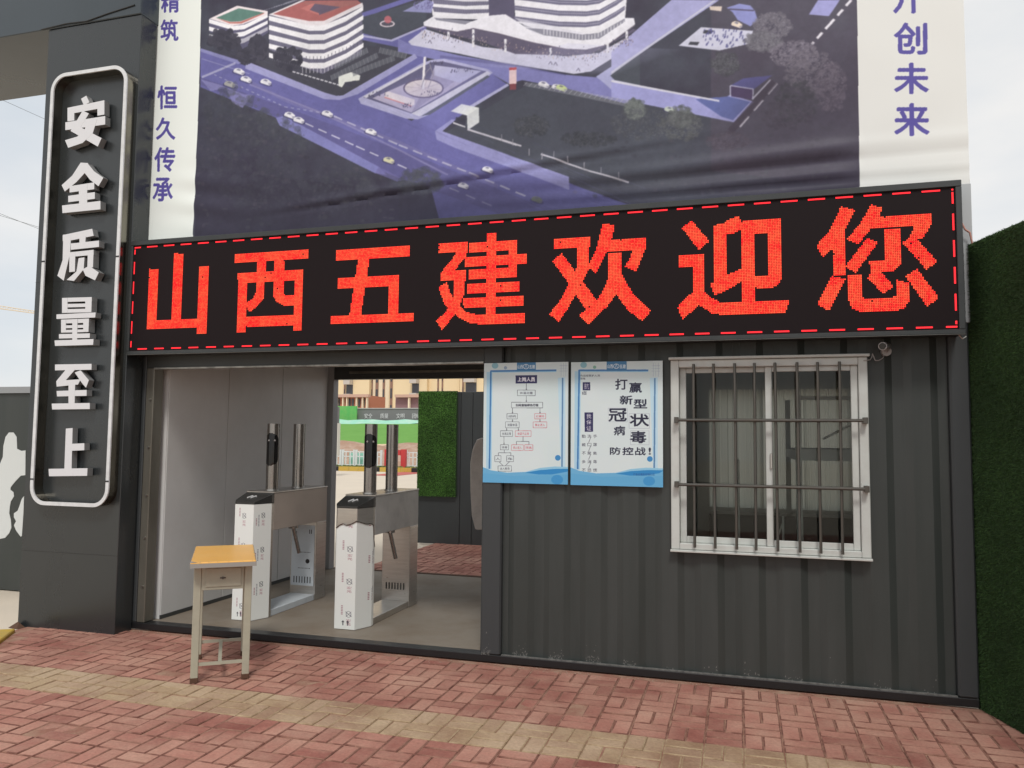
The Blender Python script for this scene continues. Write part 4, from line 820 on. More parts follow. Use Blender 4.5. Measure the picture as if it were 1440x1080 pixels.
# ================================================================== SECURITY CAMERA
sc2 = empty('security_camera', (.86, -.03, 2.19), 'small white bullet security camera mounted under the LED board right of the window', 'security camera')
cw = mat('camera_white', (.34, .32, .31), .4)
cp = np.array([.87, -.10, 2.205])
MB().cyl(cp+(.03, .07, .005), cp+(-.015, -.06, -.008), .026, 18).build('housing', cw, sc2, smooth=True)
MB().cyl(cp+(-.0152, -.061, -.008), cp+(-.018, -.066, -.0085), .020, 18).build('lens', M['gloss_black'], sc2)
MB().cyl((.90, .018, 2.18), (.90, -.02, 2.18), .030, 16).build('mount', cw, sc2); MB().tube([(.90, -.02, 2.18), (.895, -.04, 2.185), (.895, -.05, 2.195)], .009).build('bracket', cw, sc2)
MB().tube([(.895, .0, 2.165), (.875, -.03, 2.135), (.85, -.035, 2.12), (.83, -.035, 2.12), (.815, -.035, 2.165), (.81, -.035, 2.14), (.80, -.04, 2.125), (.76, -.04, 2.12)], .003).build('cable', cw, sc2)

# ================================================================== TURF WALL (right)
def blades(name, m, parent, org, du, dv, nrm, U, V, n, ln, wd, kind='stuff'):
    org, du, dv, nrm = map(np.array, (org, du, dv, nrm)); a = RNG.rand(n)*U; b = RNG.rand(n)*V
    base = org+a[:, None]*du+b[:, None]*dv; dirv = nrm*(.6+.5*RNG.rand(n, 1))+RNG.randn(n, 3)*.45+np.array([0, 0, -.25]); dirv /= np.linalg.norm(dirv, axis=1)[:, None]
    side = np.cross(dirv, RNG.randn(n, 3)); side /= np.linalg.norm(side, axis=1)[:, None]; l = ln*(.6+.6*RNG.rand(n, 1))
    v = np.stack([base-side*wd, base+side*wd, base+dirv*l], 1); off = np.array(rootloc(parent)); v = v-off
    me = bpy.data.meshes.new(name); me.vertices.add(3*n); me.vertices.foreach_set('co', v.ravel()); me.loops.add(3*n); me.loops.foreach_set('vertex_index', np.arange(3*n)); me.polygons.add(n); me.polygons.foreach_set('loop_start', np.arange(0, 3*n, 3)); me.update(calc_edges=True); me.materials.append(m)
    o = bpy.data.objects.new(name, me); COL.objects.link(o); o.parent = parent; o['kind'] = kind; return o
gA = np.array([1.385, -.02]); gB = gnd(1440, 1037)[:2]; gd = (gB-np.array([1.364, -.058])); gd /= np.linalg.norm(gd); gn = np.array([gd[1], -gd[0]])
if gn[0] > 0: gn = -gn
tw = empty('turf_wall', (float(gA[0]), float(gA[1]), 0), 'tall wall covered in dark green artificial turf at the right of the guard house', 'turf wall')
TL, TH = 4.2, 2.84
b0 = gA-gd*.05; b1 = gA+gd*TL; t0_ = -gn*.12
MB().prism([tuple(b0), tuple(b1), tuple(b1+t0_), tuple(b0+t0_)], -.05, TH, 'z').build('backing', M['turf_base'], tw)
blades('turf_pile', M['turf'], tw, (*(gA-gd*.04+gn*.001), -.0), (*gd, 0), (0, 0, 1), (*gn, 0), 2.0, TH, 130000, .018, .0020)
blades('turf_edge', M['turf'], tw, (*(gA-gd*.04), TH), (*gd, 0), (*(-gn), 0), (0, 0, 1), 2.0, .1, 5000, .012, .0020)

# ================================================================== DESK
dk_a = np.array([-3.42, -1.06]); ux = np.array([.325, .235]); ux /= np.linalg.norm(ux)
ang = math.atan2(ux[1], ux[0])
desk = empty('school_desk', (float(dk_a[0]), float(dk_a[1]), BZ), 'small grey metal school desk with a worn orange top standing on the brick pavement', 'desk', rz=ang)
def dmb(): return MB()
W_, L2 = .40, .78; inx, iny = .045, .05; ZT = .765; lt = .046
MB().box(-.03, -.10, ZT, W_-.03, L2-.08, ZT+.022).build('desktop', M['desk_top'], desk, bevel=.004, local=True)
MB().box(-.032, -.1035, ZT-.014, W_-.028, -.1005, ZT+.014).box(-.0335, -.10, ZT-.014, -.0305, L2-.08, ZT+.014).box(W_-.0295, -.10, ZT-.014, W_-.0265, L2-.08, ZT+.014).build('edge_trim', mat('trim_grey', (.33, .31, .28), .5), desk, local=True)
lx = (-.01, .305); ly = (0.0, .58)
for x in lx:
    for y in ly:
        lg = MB().box(x, y, .03, x+lt, y+lt, ZT-.015).build('leg', M['desk_paint'], desk, bevel=.003, local=True)
        MB().box(x-.002, y-.002, 0.0, x+lt+.002, y+lt+.002, .035).build('foot_cap', M['rust'], lg, bevel=.003, local=True)
MB().box(lt-.009, .004, ZT-.175, .299, .014, ZT-.015).build('drawer_front', M['desk_paint'], desk, bevel=.002, local=True)
dr = MB().box(lt+.018, -.003, ZT-.155, .283, .0035, ZT-.035).build('drawer', M['desk_paint'], desk, bevel=.002, local=True)
MB().cyl((.168, -.003, ZT-.098), (.168, -.016, ZT-.098), .008, 10).box(.150, -.006, ZT-.102, .186, -.0032, ZT-.094).build('handle', M['bar'], dr, local=True)
MB().box(0.006, lt+.001, ZT-.175, .016, .579, ZT-.015).build('side_panel', M['desk_paint'], desk, local=True)
MB().box(.318, lt+.001, ZT-.175, .328, .579, ZT-.015).build('side_panel', M['desk_paint'], desk, local=True)
MB().box(lt-.009, .60, ZT-.175, .304, .61, ZT-.015).build('back_panel', M['desk_paint'], desk, local=True)
MB().box(lt-.009, .010, .105, .304, .022, .125).build('stretcher', M['desk_paint'], desk, local=True); MB().box(lt-.009, .60, .105, .304, .614, .125).build('stretcher', M['desk_paint'], desk, local=True)
MB().box(.155, .023, .108, .178, .591, .122).build('stretcher', M['desk_paint'], desk, local=True)
MB().add([(-.0305, -.101, ZT+.0225), (.012, -.101, ZT+.0225), (.0, -.085, ZT+.0225), (-.012, -.07, ZT+.0225), (-.0305, -.03, ZT+.0225)], [(0, 1, 2, 3, 4)]).build('chipped_corner', mat('chip_grey', (.36, .34, .33), .8), desk, local=True)

scm = MB()
for _ in range(46):
    x = random.choice((-.028, W_-.034, None)); 
    if x is None: x, y = random.uniform(-.02, W_-.04), random.choice((-.099, L2-.084))
    else: y = random.uniform(-.09, L2-.09)
    a_ = random.uniform(0, PI); l_ = random.uniform(.002, .011); z = ZT+.0224
    scm.add([(x-l_*math.cos(a_), y-l_*math.sin(a_), z), (x+l_*.4*math.sin(a_), y-l_*.4*math.cos(a_), z), (x+l_*math.cos(a_), y+l_*math.sin(a_), z), (x-l_*.3*math.sin(a_), y+l_*.3*math.cos(a_), z)], [(0, 1, 2, 3)])
for _ in range(16):
    x, y, a_ = random.uniform(.02, .32), random.uniform(-.05, .6), random.uniform(0, PI); l_ = random.uniform(.01, .05)
    scm.add([(x, y, ZT+.0224), (x+l_*math.cos(a_), y+l_*math.sin(a_), ZT+.0224), (x+l_*math.cos(a_)+.0012, y+l_*math.sin(a_)-.0012, ZT+.0224)], [(0, 1, 2)])
scm.build('scratches', bpy.data.materials['chip_grey'], desk, local=True)['kind'] = 'stuff'
# ================================================================== TURNSTILES
fc = Canvas(0, 0, .26, 1.0, 1000, 0, (238, 240, 236)); fc.T = lambda p: (p[0]*1000, p[1]*1000)
def logo(c, x, y, col=(70, 72, 80), rc=(170, 110, 125)):
    pts = [(x+.011*math.sin(t)*1.0, y+.024*math.cos(t)) for t in np.linspace(0, 2*PI, 18)]; c.line(col, pts, .0025)
    c.line(col, [(x-.014, y+.02), (x, y), (x+.014, y-.018)], .003); c.line(col, [(x+.012, y+.022), (x, y), (x-.012, y-.02)], .002)
    for k, g_ in enumerate('宏光'): v, t = glyph(g_, .0); q = np.stack([x-.011+v[:, 0]*.022, y-.06-k*.028+v[:, 1]*.022], 1); [c._fill(tri*1000, rc) for tri in q[t]]
def small_col(c, x, y, n=7, col=(150, 148, 156)):
    for k in range(n): c.rect(col, x, y-k*.013, x+.008, y-k*.013+.008)
for y in (.90, .60, .30): logo(fc, .20, y); small_col(fc, .165, y-.0, 8); small_col(fc, .148, y-.03, 5, (176, 130, 140))
for y in (.98, .72, .46, .2): small_col(fc, .03, y-.02, 6, (180, 140, 150)); logo(fc, .065, y-.08, (110, 110, 118))
for x in (.04, .062): fc.line((60, 60, 70), [(x, .03), (x, .06)], .004); fc.poly((60, 60, 70), [(x-.007, .055), (x+.007, .055), (x, .07)])
fc.blur(); film_im = fc.image('film_print')
M['film'] = print_mat('protective_film', film_im, .35, 1.0)
M['film_blue'] = mat('bluish_film', (.60, .65, .69), .3, noise=(7, .6, (.50, .54, .58)))
def uvquads(name, quads, m, parent, uvs):
    me = bpy.data.meshes.new(name); vs = [p for q in quads for p in q]; fs = []; n = 0
    for q in quads: fs.append(tuple(range(n, n+len(q)))); n += len(q)
    me.from_pydata(vs, [], fs); uv = me.uv_layers.new(name='UVMap'); flat = [u for q in uvs for u in q]
    for lp in me.loops: uv.data[lp.index].uv = flat[lp.vertex_index]
    me.materials.append(m); o = bpy.data.objects.new(name, me); COL.objects.link(o); o.parent = parent; return o
HT = 1.055
def make_turnstile(label, torn):
    root = empty('turnstile', (0, 0, 0), label, 'turnstile', 'turnstiles inside the gate passage')
    a, c = .138, .075
    plan = [(-c-.03, 0), (c, 0), (a, .165), (a, .20), (-a, .20), (-a, .05)]
    st = M['steel']
    MB().prism(plan, .0, .97, 'z').build('front_post', st, root, bevel=.003, local=True)
    # black sloped reader cap
    lo = [(-c-.032, -.003), (c+.002, -.003), (a+.002, .165), (a+.002, .202), (-a-.002, .202), (-a-.002, .05)]; zz = [.985, .985, 1.045, HT, HT, 1.0]
    n = 6; vs = [(x, y, .971) for x, y in lo]+[(x, y, z) for (x, y), z in zip(lo, zz)]
    cap = MB().add(vs, [tuple(range(5, -1, -1)), tuple(range(6, 12))]+[(i, (i+1) % 6, (i+1) % 6+6, i+6) for i in range(6)]).build('reader_cap', mat('cap_black', (.035, .035, .034), .22) if 'cap_black' not in bpy.data.materials else bpy.data.materials['cap_black'], root, bevel=.002, local=True)
    ic = MB()
    for sx in (-.03, .005): ic.tube([(sx-.02, .08, 1.017), (sx+.005, .125, 1.032), (sx+.015, .11, 1.028)], .0055, 6)
    ic.build('card_icon', mat('icon_white', (.6, .6, .6), .5) if 'icon_white' not in bpy.data.materials else bpy.data.materials['icon_white'], cap, local=True)
    MB().prism([(-a, .93), (a, .93), (a, 1.11), (-a, 1.11)], .0, .734, 'z').build('rear_post', st, root, bevel=.003, local=True)
    bmn = MB().box(-a, .203, .735, a, 1.11, HT-.002)
    bmn.build('beam', M['steel_beam1'] if not torn else M['steel_beam2'], root, bevel=.003, local=True)
    MB().box(-a-.004, .20, HT-.001, a+.004, 1.115, HT+.012).build('top_plate', st, root, bevel=.003, local=True)
    MB().box(-a+.01, .202, .0, a-.01, .928, .055).build('base_plate', st if torn else M['film_blue'], root, bevel=.003, local=True)
    # louvre slots and film on the face of the rear post
    if not torn: MB().box(-a+.012, .9265, .13, a-.02, .929, .70).build('protective_film', M['film_blue'], root, local=True)
    sl_ = MB()
    for i in range(7): x = -.095+i*.029; sl_.box(x, .925, .155, x+.009, .9262, .215)
    sl_.build('vent_slots', M['black'], root, local=True)
    mk = MB()
    if not torn:
        for x, z in ((-.08, .6), (.06, .62), (.08, .62)): mk.box(x, .9255, z, x+.008, .9262, z+.04)
        for i in range(9): mk.box(-.05+i*.015, .9255, .44, -.042+i*.015, .9262, .447); mk.box(-.05+i*.015, .9255, .29, -.042+i*.015, .9262, .297)
        mk.cyl((.05, .9262, .36), (.05, .9255, .36), .022, 12); mk.build('film_marks', M['black'], root, local=True)['kind'] = 'stuff'
    # printed film round the front post
    e = .0016
    P0, P1, P2 = (-c-.03-e, -e), (c+e*.5, -e), (a+e, .165); PL = (-a-e, .05)
    P3 = (a+e, .20); z0 = .004; z1 = .968
    if not torn:
        def Q(p, q): return [(p[0], p[1], z0), (q[0], q[1], z0), (q[0], q[1], z1), (p[0], p[1], z1)]
        uvquads('protective_film', [Q(P0, P1), Q(P1, P2), Q(PL, P0)], M['film'], root, [[(0, 0), (.5, 0), (.5, 1), (0, 1)], [(.5, 0), (1, 0), (1, 1), (.5, 1)], [(0, 0), (.5, 0), (.5, 1), (0, 1)]])
    else:
        qs, us = [], []
        def top(t): return .80+.055*math.sin(t*3.0+.2)+.012*math.sin(t*17)-.13*max(t-.75, 0)**1.0*2
        path = [P0, P1, P2, P3]; seg = [.0, .45, .8, 1.25]
        for k in range(3):
            for i in range(6):
                ta, tb = i/6, (i+1)/6; p = [path[k][j]+(path[k+1][j]-path[k][j])*ta for j in (0, 1)]; q = [path[k][j]+(path[k+1][j]-path[k][j])*tb for j in (0, 1)]
                sa, sb = seg[k]+(seg[k+1]-seg[k])*ta, seg[k]+(seg[k+1]-seg[k])*tb; za, zb = max(top(sa), .5), max(top(sb), .5)
                qs.append([(p[0], p[1], z0), (q[0], q[1], z0), (q[0], q[1], zb), (p[0], p[1], za)]); us.append([(sa*.8, 0), (sb*.8, 0), (sb*.8, zb), (sa*.8, za)])
        uvquads('protective_film', qs, M['film_torn'], root, us)
        rl = [];
        for k in range(3):
            for i in range(7):
                ta = i/6; sa = seg[k]+(seg[k+1]-seg[k])*ta; p = [path[k][j]+(path[k+1][j]-path[k][j])*ta for j in (0, 1)]; rl.append((p[0]*1.01, p[1]-.004, max(top(sa), .5)+random.uniform(-.004, .004)))
        MB().tube(rl, .0045, 6).build('curled_film_edge', M['steel_dark'], root, local=True)
    # two stainless columns
    z1_ = 1.66
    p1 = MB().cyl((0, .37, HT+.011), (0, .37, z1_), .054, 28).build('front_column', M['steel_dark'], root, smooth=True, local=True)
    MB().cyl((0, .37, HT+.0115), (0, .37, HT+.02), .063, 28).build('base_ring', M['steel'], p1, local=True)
    # face reader: black capsule panel on the front of the column
    vs, fs = [], []; nn = 14; R_ = .0565
    zs = np.linspace(1.285, 1.575, 18)
    for z in zs:
        h_ = (z-1.43)/.145; hw = .95*math.sqrt(max(1-max(abs(h_)-.6, 0)**2/.165, .02))
        for i in range(nn+1): an = -PI/2+.12+(-1+2*i/nn)*hw*1.45; vs.append((R_*math.cos(an), .37+R_*math.sin(an), z))
    for j in range(len(zs)-1):
        for i in range(nn): a_ = j*(nn+1)+i; fs.append((a_, a_+1, a_+nn+2, a_+nn+1))
    fr_ = MB().add(vs, fs).build('face_reader', M['gloss_black'], p1, smooth=True, local=True)
    for sx in (-.10, .80): MB().cyl((.0565*math.sin(sx), .37-.0565*math.cos(sx), 1.51), (.0595*math.sin(sx), .37-.0595*math.cos(sx), 1.51), .008, 12).build('lens', bpy.data.materials.get('icon_white'), fr_, local=True)
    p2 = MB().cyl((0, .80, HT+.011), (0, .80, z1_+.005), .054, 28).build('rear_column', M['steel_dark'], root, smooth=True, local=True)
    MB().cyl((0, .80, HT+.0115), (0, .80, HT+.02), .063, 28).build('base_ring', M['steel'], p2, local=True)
    # drop arm
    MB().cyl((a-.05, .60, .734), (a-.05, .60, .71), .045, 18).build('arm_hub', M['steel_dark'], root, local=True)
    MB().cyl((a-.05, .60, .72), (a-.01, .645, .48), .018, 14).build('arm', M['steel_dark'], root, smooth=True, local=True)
    return root
M['steel_beam1'] = mat('beam_brown_tinted_film', (.46, .40, .355), .35, .3, noise=(3, .5, (.40, .35, .31)))
M['steel_beam2'] = mat('beam_grey_film', (.52, .52, .51), .4, .4, noise=(6, .6, (.38, .38, .38)))
M['film_torn'] = print_mat('protective_film_torn', film_im, .3, .90)
t1 = make_turnstile('turnstile with white film right up to its black cap, nearer the left passage wall', False); t1.location = (-4.03, .34, .053)
t2 = make_turnstile('turnstile with torn film curling below its steel top, in the middle of the passage', True); t2.location = (-3.062, .335, .053)

# ================================================================== LEFT: painted wall, wires
Yw = 1.085
lwv = empty('painted_wall', (-9, Yw, 0), 'dark grey boundary wall with pale grey coping and white brush painting left of the pillar', 'wall')
box('panel', M['corr'], lwv, -14, Yw, -.04, -6.9, Yw+.18, 2.03, bevel=.003)
box('coping', mat('coping_grey', (.30, .31, .32), .6), lwv, -14, Yw-.03, 2.032, -6.9, Yw+.21, 2.10)
wp = mat('white_wall_paint', (.66, .68, .67), .7)
def wall_art(pts): return MB().prism([(at(x, y, Yw)[0], at(x, y, Yw)[2]) for x, y in pts], Yw-.004, Yw-.0005, 'y').build('white_brush_mark', wp, lwv)
k_ = 2.7
cv_ = lambda L_: [(x/k_, 520+y/k_) for x, y in L_]
wall_art(cv_([(-60,360),(0,360),(12,330),(14,290),(22,255),(35,238),(52,238),(64,255),(66,300),(82,308),(98,306),(97,400),(80,402),(58,425),(42,445),(40,455),(52,465),(54,480),(42,500),(38,520),(36,545),(42,570),(44,600),(36,620),(20,638),(0,642),(-60,640)]))
wall_art(cv_([(92,480),(84,490),(74,520),(68,535),(54,545),(54,560),(62,575),(54,590),(62,610),(80,634),(84,630),(90,540)]))
wm = mat('wire_black', (.05, .05, .05), .6)
for i, (a_, b_) in enumerate((((-60, 112), (62, 167)), ((-60, 285), (53, 319)), ((-60, 277), (55, 322)))):
    p, q = at(*a_, 22), at(*b_, 30); pts = [p+(q-p)*t-np.array([0, 0, .5*(1-(2*t-1)**2)*.0]) for t in np.linspace(0, 3.0, 9)]
    o = MB().tube([tuple(p_) for p_ in pts], .010, 6).build('overhead_wire', wm)
    tag(o, ('single black overhead wire crossing the sky highest beside the pillar', 'upper wire of the lower pair crossing the sky left of the pillar', 'lower wire of the lower pair crossing the sky left of the pillar')[i], 'wire', 'overhead wires left of the pillar')

crn = empty('tower_crane', (-60, 90, 0), 'faint tan crane jib crossing the sky at the far left edge', 'crane')
cA, cB = at(-120, 418, 90), at(60, 442, 90); cm_ = MB(); cm_.cyl(cA, cB, .09, 6)
cm_.build('lower_chord', mat('crane_tan', (.72, .62, .48), .7), crn)
cm_ = MB(); up = np.array([0, 0, .75]); cm_.cyl(cA+up, cB+up*.4, .07, 6); cm_.build('upper_chord', bpy.data.materials['crane_tan'], crn)
cm_ = MB(); nn_ = 26
for i in range(nn_):
    a_ = cA+(cB-cA)*i/nn_; b_ = cA+(cB-cA)*(i+.5)/nn_+up*(1-.6*(i+.5)/nn_); c__ = cA+(cB-cA)*(i+1)/nn_; cm_.cyl(a_, b_, .04, 4).cyl(b_, c__, .04, 4)
cm_.build('lattice', bpy.data.materials['crane_tan'], crn)['kind'] = 'stuff'
# ================================================================== BEHIND THE PASSAGE
# raised brick apron just behind
ap = MB().box(-4.55, YB+.07, -.08, 2.0, 6.0, -.032).build('back_pavement', M['bed']); tag(ap, 'red brick paving behind the passage in front of the turf panel', kind='structure')
rs = MB()
for i in range(0, 32):
    for j in range(0, 15):
        cx, cy = -4.45+i*.2, YB+.2+j*.2
        for bx, by, rz in (([(cx, cy-.05, 0), (cx, cy+.05, 0)]) if (i+j) % 2 else ([(cx-.05, cy, PI/2), (cx+.05, cy, PI/2)])):
            R = Matrix.Rotation(rz+random.gauss(0, .01), 3, 'Z'); zz = -.022+random.gauss(0, .002)
            rs.add([tuple(R @ Vector(v)+Vector((bx, by, zz))) for v in BV], BF)
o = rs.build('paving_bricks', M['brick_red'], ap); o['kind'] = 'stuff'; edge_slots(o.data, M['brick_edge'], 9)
# grey screen wall with a turf panel
Yf = 5.95
sw = empty('screen_wall', (-4, Yf, 0), 'dark grey steel screen wall behind the passage', 'screen wall')
xl, xr = at(588, 700, Yf)[0], -1.0; zt = at(640, 551, Yf)[2]
for k, (a_, b_) in enumerate(((xl, at(646, 700, Yf)[0]), (at(646.6, 700, Yf)[0], at(663, 700, Yf)[0]), (at(663.5, 700, Yf)[0], xr))): box('panel', M['post'], sw, a_, Yf, -.03, b_, Yf+.08, zt, bevel=.006)
tp = empty('turf_panel', (float((xl+at(641, 700, Yf)[0])/2), Yf-.05, .6), 'rectangular green artificial turf panel hanging on the grey screen wall behind the passage', 'turf panel')
tx0, tx1 = at(587, 650, Yf-.06)[0], at(641, 650, Yf-.06)[0]; tz0, tz1 = at(615, 698, Yf-.06)[2], at(615, 550, Yf-.06)[2]
box('backing', M['turf_base'], tp, tx0, Yf-.06, tz0, tx1, Yf-.002, tz1)
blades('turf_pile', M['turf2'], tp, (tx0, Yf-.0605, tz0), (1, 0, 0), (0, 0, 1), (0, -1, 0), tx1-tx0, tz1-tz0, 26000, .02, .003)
# white cloth bulging from behind the front wall edge
Yc = 3.12
cl_pts = [(670, 618), (664, 632), (661, 650), (661, 690), (663, 725), (668, 745), (690, 746), (690, 612)]
q_ = [(at(x, y, Yc)[0], at(x, y, Yc)[2]) for x, y in cl_pts]
o = MB().prism(q_, Yc, Yc+.09, 'y').build('white_sheet', mat('white_cloth', (.80, .74, .69), .8, noise=(6, .5, (.5, .46, .44)), bump=(8, .8)), bevel=.02, segs=3, smooth=True)
tag(o, 'pale rolled plastic sheet standing at the right rear edge of the passage', 'sheet')
# kerb, verge, barriers
Yk = 29.0
kb2 = empty('kerb_row', (-18, Yk, 0), 'yellow and black striped kerb beyond the beige road', 'kerb')
for i in range(30):
    x = -26+i*.55; MB().box(x, Yk, -.05, x+.54, Yk+.25, .16).build('kerb_stone', M['yellow'] if i % 4 else M['black'], kb2)
M['verge'] = mat('verge_green', (.10, .14, .04), .9, noise=(3, 1, (.25, .2, .08)))
o = MB().box(-30, Yk+.26, -.05, -5, Yk+2.3, .03).build('verge', M['verge']); tag(o, 'narrow planted verge behind the striped kerb', kind='structure')
hb = MB()
for _ in range(4000):
    x = random.uniform(-26, -8); y = Yk+.3+random.uniform(0, .8); z = .03+random.random()**2*.14; s = .05
    hb.add([(x-s, y, z), (x+s, y+random.uniform(-s, s), z+random.uniform(-s, s)), (x, y, z+s*1.3)], [(0, 1, 2)])
o = hb.build('low_plants', turf_mat('shrub_leaf', (.05, .11, .02), (.25, .26, .06))); tag(o, 'low leafy planting behind the striped kerb', 'plants', kind='stuff')
Yr = 31.2; M['bw'] = mat('barrier_white', (.75, .77, .76), .5); M['red'] = mat('barrier_red', (.60, .05, .05), .5)
xa, xb = at(462, 650, Yr)[0], at(538, 650, Yr)[0]; zb, ztop = .03, at(500, 634, Yr)[2]; nb = 4; wb = (xb-xa)/nb
lab = ('leftmost white picket barrier beyond the road, beside the grey column', 'white picket barrier second from the grey column', 'white picket barrier third from the grey column, behind the face reader', 'white picket barrier just left of the red gate frame')
def barrier(x0, x1, label):
    b_ = empty('barrier', (float((x0+x1)/2), Yr, zb), label, 'barrier', 'white barriers beyond the road')
    for x in (x0, x1-.10): box('post', M['bw'], b_, x, Yr-.03, zb, x+.10, Yr+.05, ztop+.06)
    for z in (zb+.12, (zb+ztop)/2+.12, ztop-.07): box('rail', M['bw'], b_, x0+.101, Yr-.015, z, x1-.101, Yr+.02, z+.05)
    n = int((x1-x0)/.2)
    for i in range(1, n): x = x0+i*(x1-x0)/n; box('picket', M['bw'], b_, x-.028, Yr-.035, zb+.05, x+.028, Yr-.016, ztop-.03)
for i in range(nb): barrier(xa+i*wb, xa+(i+1)*wb-.03, lab[i])
barrier(at(570, 650, Yr)[0], at(592, 650, Yr)[0], 'white picket barrier right of the red gate frame, beside the turf panel')
tb = MB().box(xa+wb*1.3, Yr+.35, .12, xa+wb*3, Yr+.4, ztop-.1); o = tb.build('tarpaulin', mat('mint_tarp', (.3, .62, .5), .6)); tag(o, 'mint green sheet stretched low behind the white barriers', 'tarpaulin')
rg = empty('red_gate_frame', (float(at(553, 660, Yr)[0]), Yr-.2, 0), 'red steel frame between the white barriers beyond the road', 'gate frame')
for x0, x1, y0, y1 in ((540, 548, 632, 664), (563, 570, 632, 664)): a_, b_ = at(x0, y1, Yr-.3), at(x1, y0, Yr-.3); box('post', M['red'], rg, a_[0], Yr-.3, .0, b_[0], Yr-.1, b_[2])
a_, b_ = at(540, 640, Yr-.3), at(570, 633, Yr-.3); box('rail', M['red'], rg, at(548.2, 640, Yr-.3)[0], Yr-.28, a_[2], at(562.8, 640, Yr-.3)[0], Yr-.12, b_[2])
o = MB().box(at(566, 660, 29)[0], 25.5, -.045, at(600, 660, 29)[0], Yk-.02, -.035).build('red_paving', mat('red_paving', (.5, .12, .1), .8)); tag(o, 'red painted strip of ground in front of the red gate frame', kind='structure')
# soil and green covered bank
def heap(name, x0, x1, y0, y1, z0, z1, m, label, cat, seed, amp):
    rr = np.random.RandomState(seed); nx, ny = 60, 8; vs = []
    for j in range(ny+1):
        for i in range(nx+1):
            t = j/ny; vs.append((x0+(x1-x0)*i/nx, y0+(y1-y0)*t, z0+(z1-z0)*t+rr.randn()*amp))
    fs = [(j*(nx+1)+i, j*(nx+1)+i+1, (j+1)*(nx+1)+i+1, (j+1)*(nx+1)+i) for j in range(ny) for i in range(nx)]
    o = MB().add(vs, fs).build(name, m, smooth=amp < .05); return tag(o, label, cat, kind='structure')
zA = at(500, 622, 36)[2]; zB = at(520, 596, 42)[2]
heap('soil_bank', -45, 5, 33, 36, .0, zA, mat('soil', (.38, .24, .17), .95, noise=(2, .8, (.5, .38, .3))), 'bare brown soil along the foot of the green bank', None, 3, .10)
heap('green_bank', -55, 5, 36, 42, zA-.1, zB, mat('green_bank', (.14, .34, .06), .85, noise=(1, .5, (.11, .28, .05))), 'smooth green covered bank rising behind the barriers', None, 4, .02)
heap('net_bank', -60, 5, 42.1, 44, zB-.02, zB+.32, mat('mint_net', (.30, .62, .47), .8, noise=(2, .8, (.5, .66, .55))), 'crumpled mint green dust net along the top of the bank', None, 5, .09)
Yg = 46
def px_box(name, m, parent, x0, y0, x1, y1, Y, d=.3, bevel=0):
    a_ = at(x0, (y0+y1)/2, Y); b_ = at(x1, (y0+y1)/2, Y); zt_ = at((x0+x1)/2, y0, Y)[2]; zb_ = at((x0+x1)/2, y1, Y)[2]
    return box(name, m, parent, float(a_[0]), Y, float(zb_), float(b_[0]), Y+d, float(zt_), bevel=bevel)
gs = empty('slogan_wall', (float(at(545, 590, Yg)[0]), Yg, 0), 'long grey slogan wall with small white characters above the green bank', 'slogan wall')
px_box('panel', M['wallg'] if 'wallg' in M else mat('slogan_wall_grey', (.20, .205, .20), .7), gs, 501.5, 575, 640, 612, Yg)
px_box('coping', mat('slogan_coping', (.5, .48, .45), .7), gs, 501.5, 573.6, 640, 574.9, Yg-.05, .4)
for t, x in (('安全', 512), ('质量', 534.5), ('文明', 557), ('团结', 579.5)):
    a_ = at(x, 588.5, Yg-.04); b_ = at(x+11.5, 581.5, Yg-.04); o = glyph_solid(t, .02, (a_[0], a_[2], b_[0], b_[2]), Yg-.04, Yg-.002, 'character', M['bw'], gs)
gn_ = empty('green_net_fence', (float(at(487, 590, 45.5)[0]), 45.5, 0), 'bright green netted fence at the left end of the slogan wall', 'net fence')
px_box('net', mat('green_net', (.12, .50, .12), .7, noise=(2, .6, (.3, .55, .15))), gn_, 468, 571, 501.3, 606, 45.5, .1)
cl2 = empty('grey_column', (float(at(468, 600, 24)[0]), 24, 0), 'grey square column just outside the left rear edge of the passage', 'column')
px_box('shaft', mat('column_grey', (.17, .165, .17), .6), cl2, 461, 572, 472, 640, 24, .3); px_box('trim', mat('column_trim', (.6, .58, .52), .6), cl2, 472.3, 595, 475, 640, 24.05, .2)

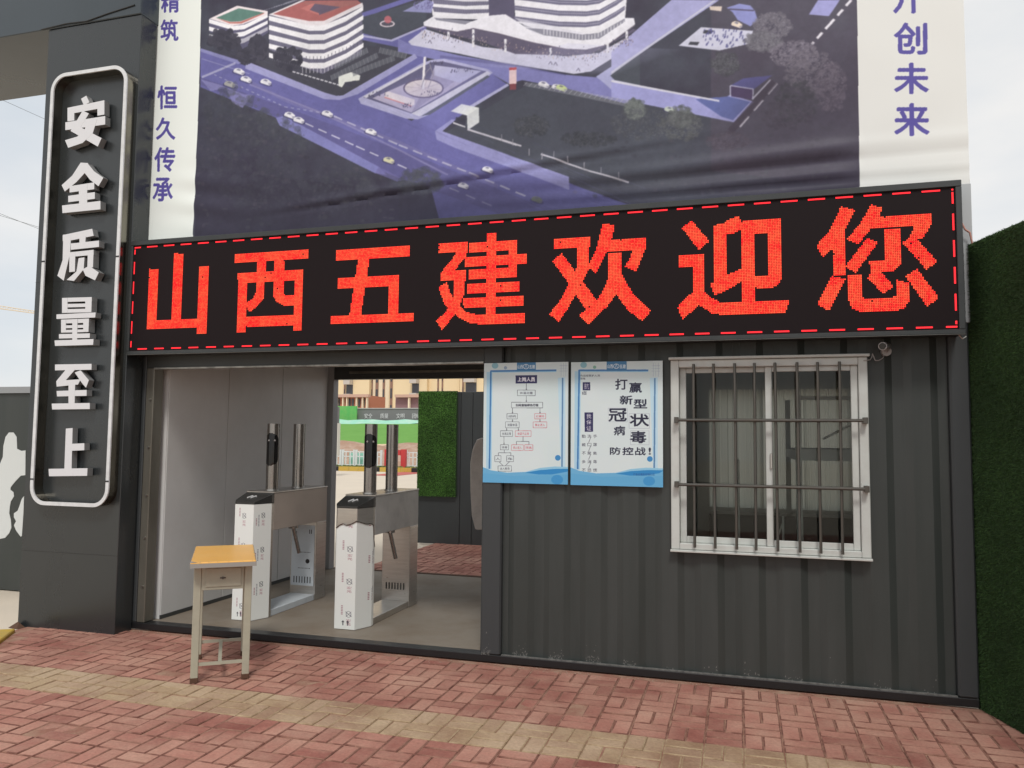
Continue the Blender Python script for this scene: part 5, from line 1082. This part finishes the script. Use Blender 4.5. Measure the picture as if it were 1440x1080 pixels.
# apartment blocks
M['cream'] = mat('cream_render', (.82, .66, .42), .8, noise=(.15, .5, (.78, .60, .38))); M['cream2'] = mat('pale_render', (.82, .70, .52), .8)
M['brown'] = mat('brown_render', (.28, .16, .12), .8); M['win'] = mat('far_window', (.07, .07, .08), .2); M['podium'] = mat('podium_brick', (.50, .20, .12), .8); M['bal'] = mat('balcony_grey', (.55, .50, .45), .8)
Ya = 120
def tower(x0, x1, strips, bal, label, Y=Ya, shade='cream'):
    t = empty('apartment_block', (float(at((x0+x1)/2, 560, Y)[0]), Y, 0), label, 'apartment block', 'cream apartment blocks in the distance')
    a_ = at(x0, 560, Y)[0]; b_ = at(x1, 560, Y)[0]; box('wall', M[shade], t, a_, Y, -.04, b_, Y+14, 46)
    box('roof', M['brown'], t, a_-.4, Y-.4, 46.01, b_+.4, Y+14.4, 47)
    for s0, s1 in strips:   # window strips
        c0, c1 = at(s0, 560, Y)[0], at(s1, 560, Y)[0]; box('recess', M['brown'], t, c0, Y-.12, 2, c1, Y-.005, 45)
        for k in range(15): box('window', M['win'], t, c0+.08, Y-.17, 2.6+k*2.9, c1-.08, Y-.122, 4.3+k*2.9)
    for s0, s1 in bal:
        c0, c1 = at(s0, 560, Y)[0], at(s1, 560, Y)[0]; box('recess', M['win'], t, c0, Y-.1, 2, c1, Y-.005, 45)
        for k in range(15): box('balcony', M['bal'], t, c0, Y-1.3, 2.2+k*2.9, c1, Y-.105, 3.4+k*2.9)
    return t
tower(455, 519, [(519-35.5, 519-33.5)], [(487, 496)], 'cream apartment block at the left of the passage view with one balcony stack')
tower(519.5, 547, [(521, 524), (528, 532), (538, 541)], [], 'narrow pale block of vertical window strips between the wider cream blocks', Ya+1, 'cream2')
tower(547.5, 600, [(548.5, 552)], [(579.5, 589)], 'cream apartment block in the middle of the passage view above the slogan wall', Ya-1)
tower(601, 646, [(615, 617), (621, 623)], [], 'cream apartment block rising directly above the turf panel')
tower(646.5, 740, [(650, 652)], [(655, 670)], 'apartment block at the right of the passage view above the grey screen wall', Ya-2)
pdm = empty('podium_building', (float(at(492, 560, 100)[0]), 100, 0), 'low red brick podium with pale columns in front of the cream blocks', 'building')
px_box('wall', M['podium'], pdm, 452, 556, 517, 580, 100, 6); px_box('cornice', mat('podium_pink', (.55, .36, .28), .8), pdm, 451, 554.5, 518, 558.5, 99.2, .75)
for x in (467.5, 472, 481, 486.5, 500, 508.5, 514.5): px_box('column', M['cream2'], pdm, x, 558.8, x+1.3, 580, 99.4, .5)
for x in (475, 490, 494.5, 503.5, 510): px_box('window', M['win'], pdm, x, 560.5, x+3, 572, 99.9, .09)
pd2 = empty('podium_building', (float(at(570, 560, 100)[0]), 100, 0), 'plum coloured low building with a pale cornice right of the window strips', 'building')
px_box('wall', mat('plum_render', (.24, .14, .15), .8), pd2, 556, 557, 588, 585, 100, 6); px_box('cornice', mat('podium_pink2', (.55, .36, .28), .8), pd2, 555, 554.6, 589, 558.6, 99.2, .75); px_box('column', M['cream2'], pd2, 573.5, 559, 575.5, 585, 99.4, .5)
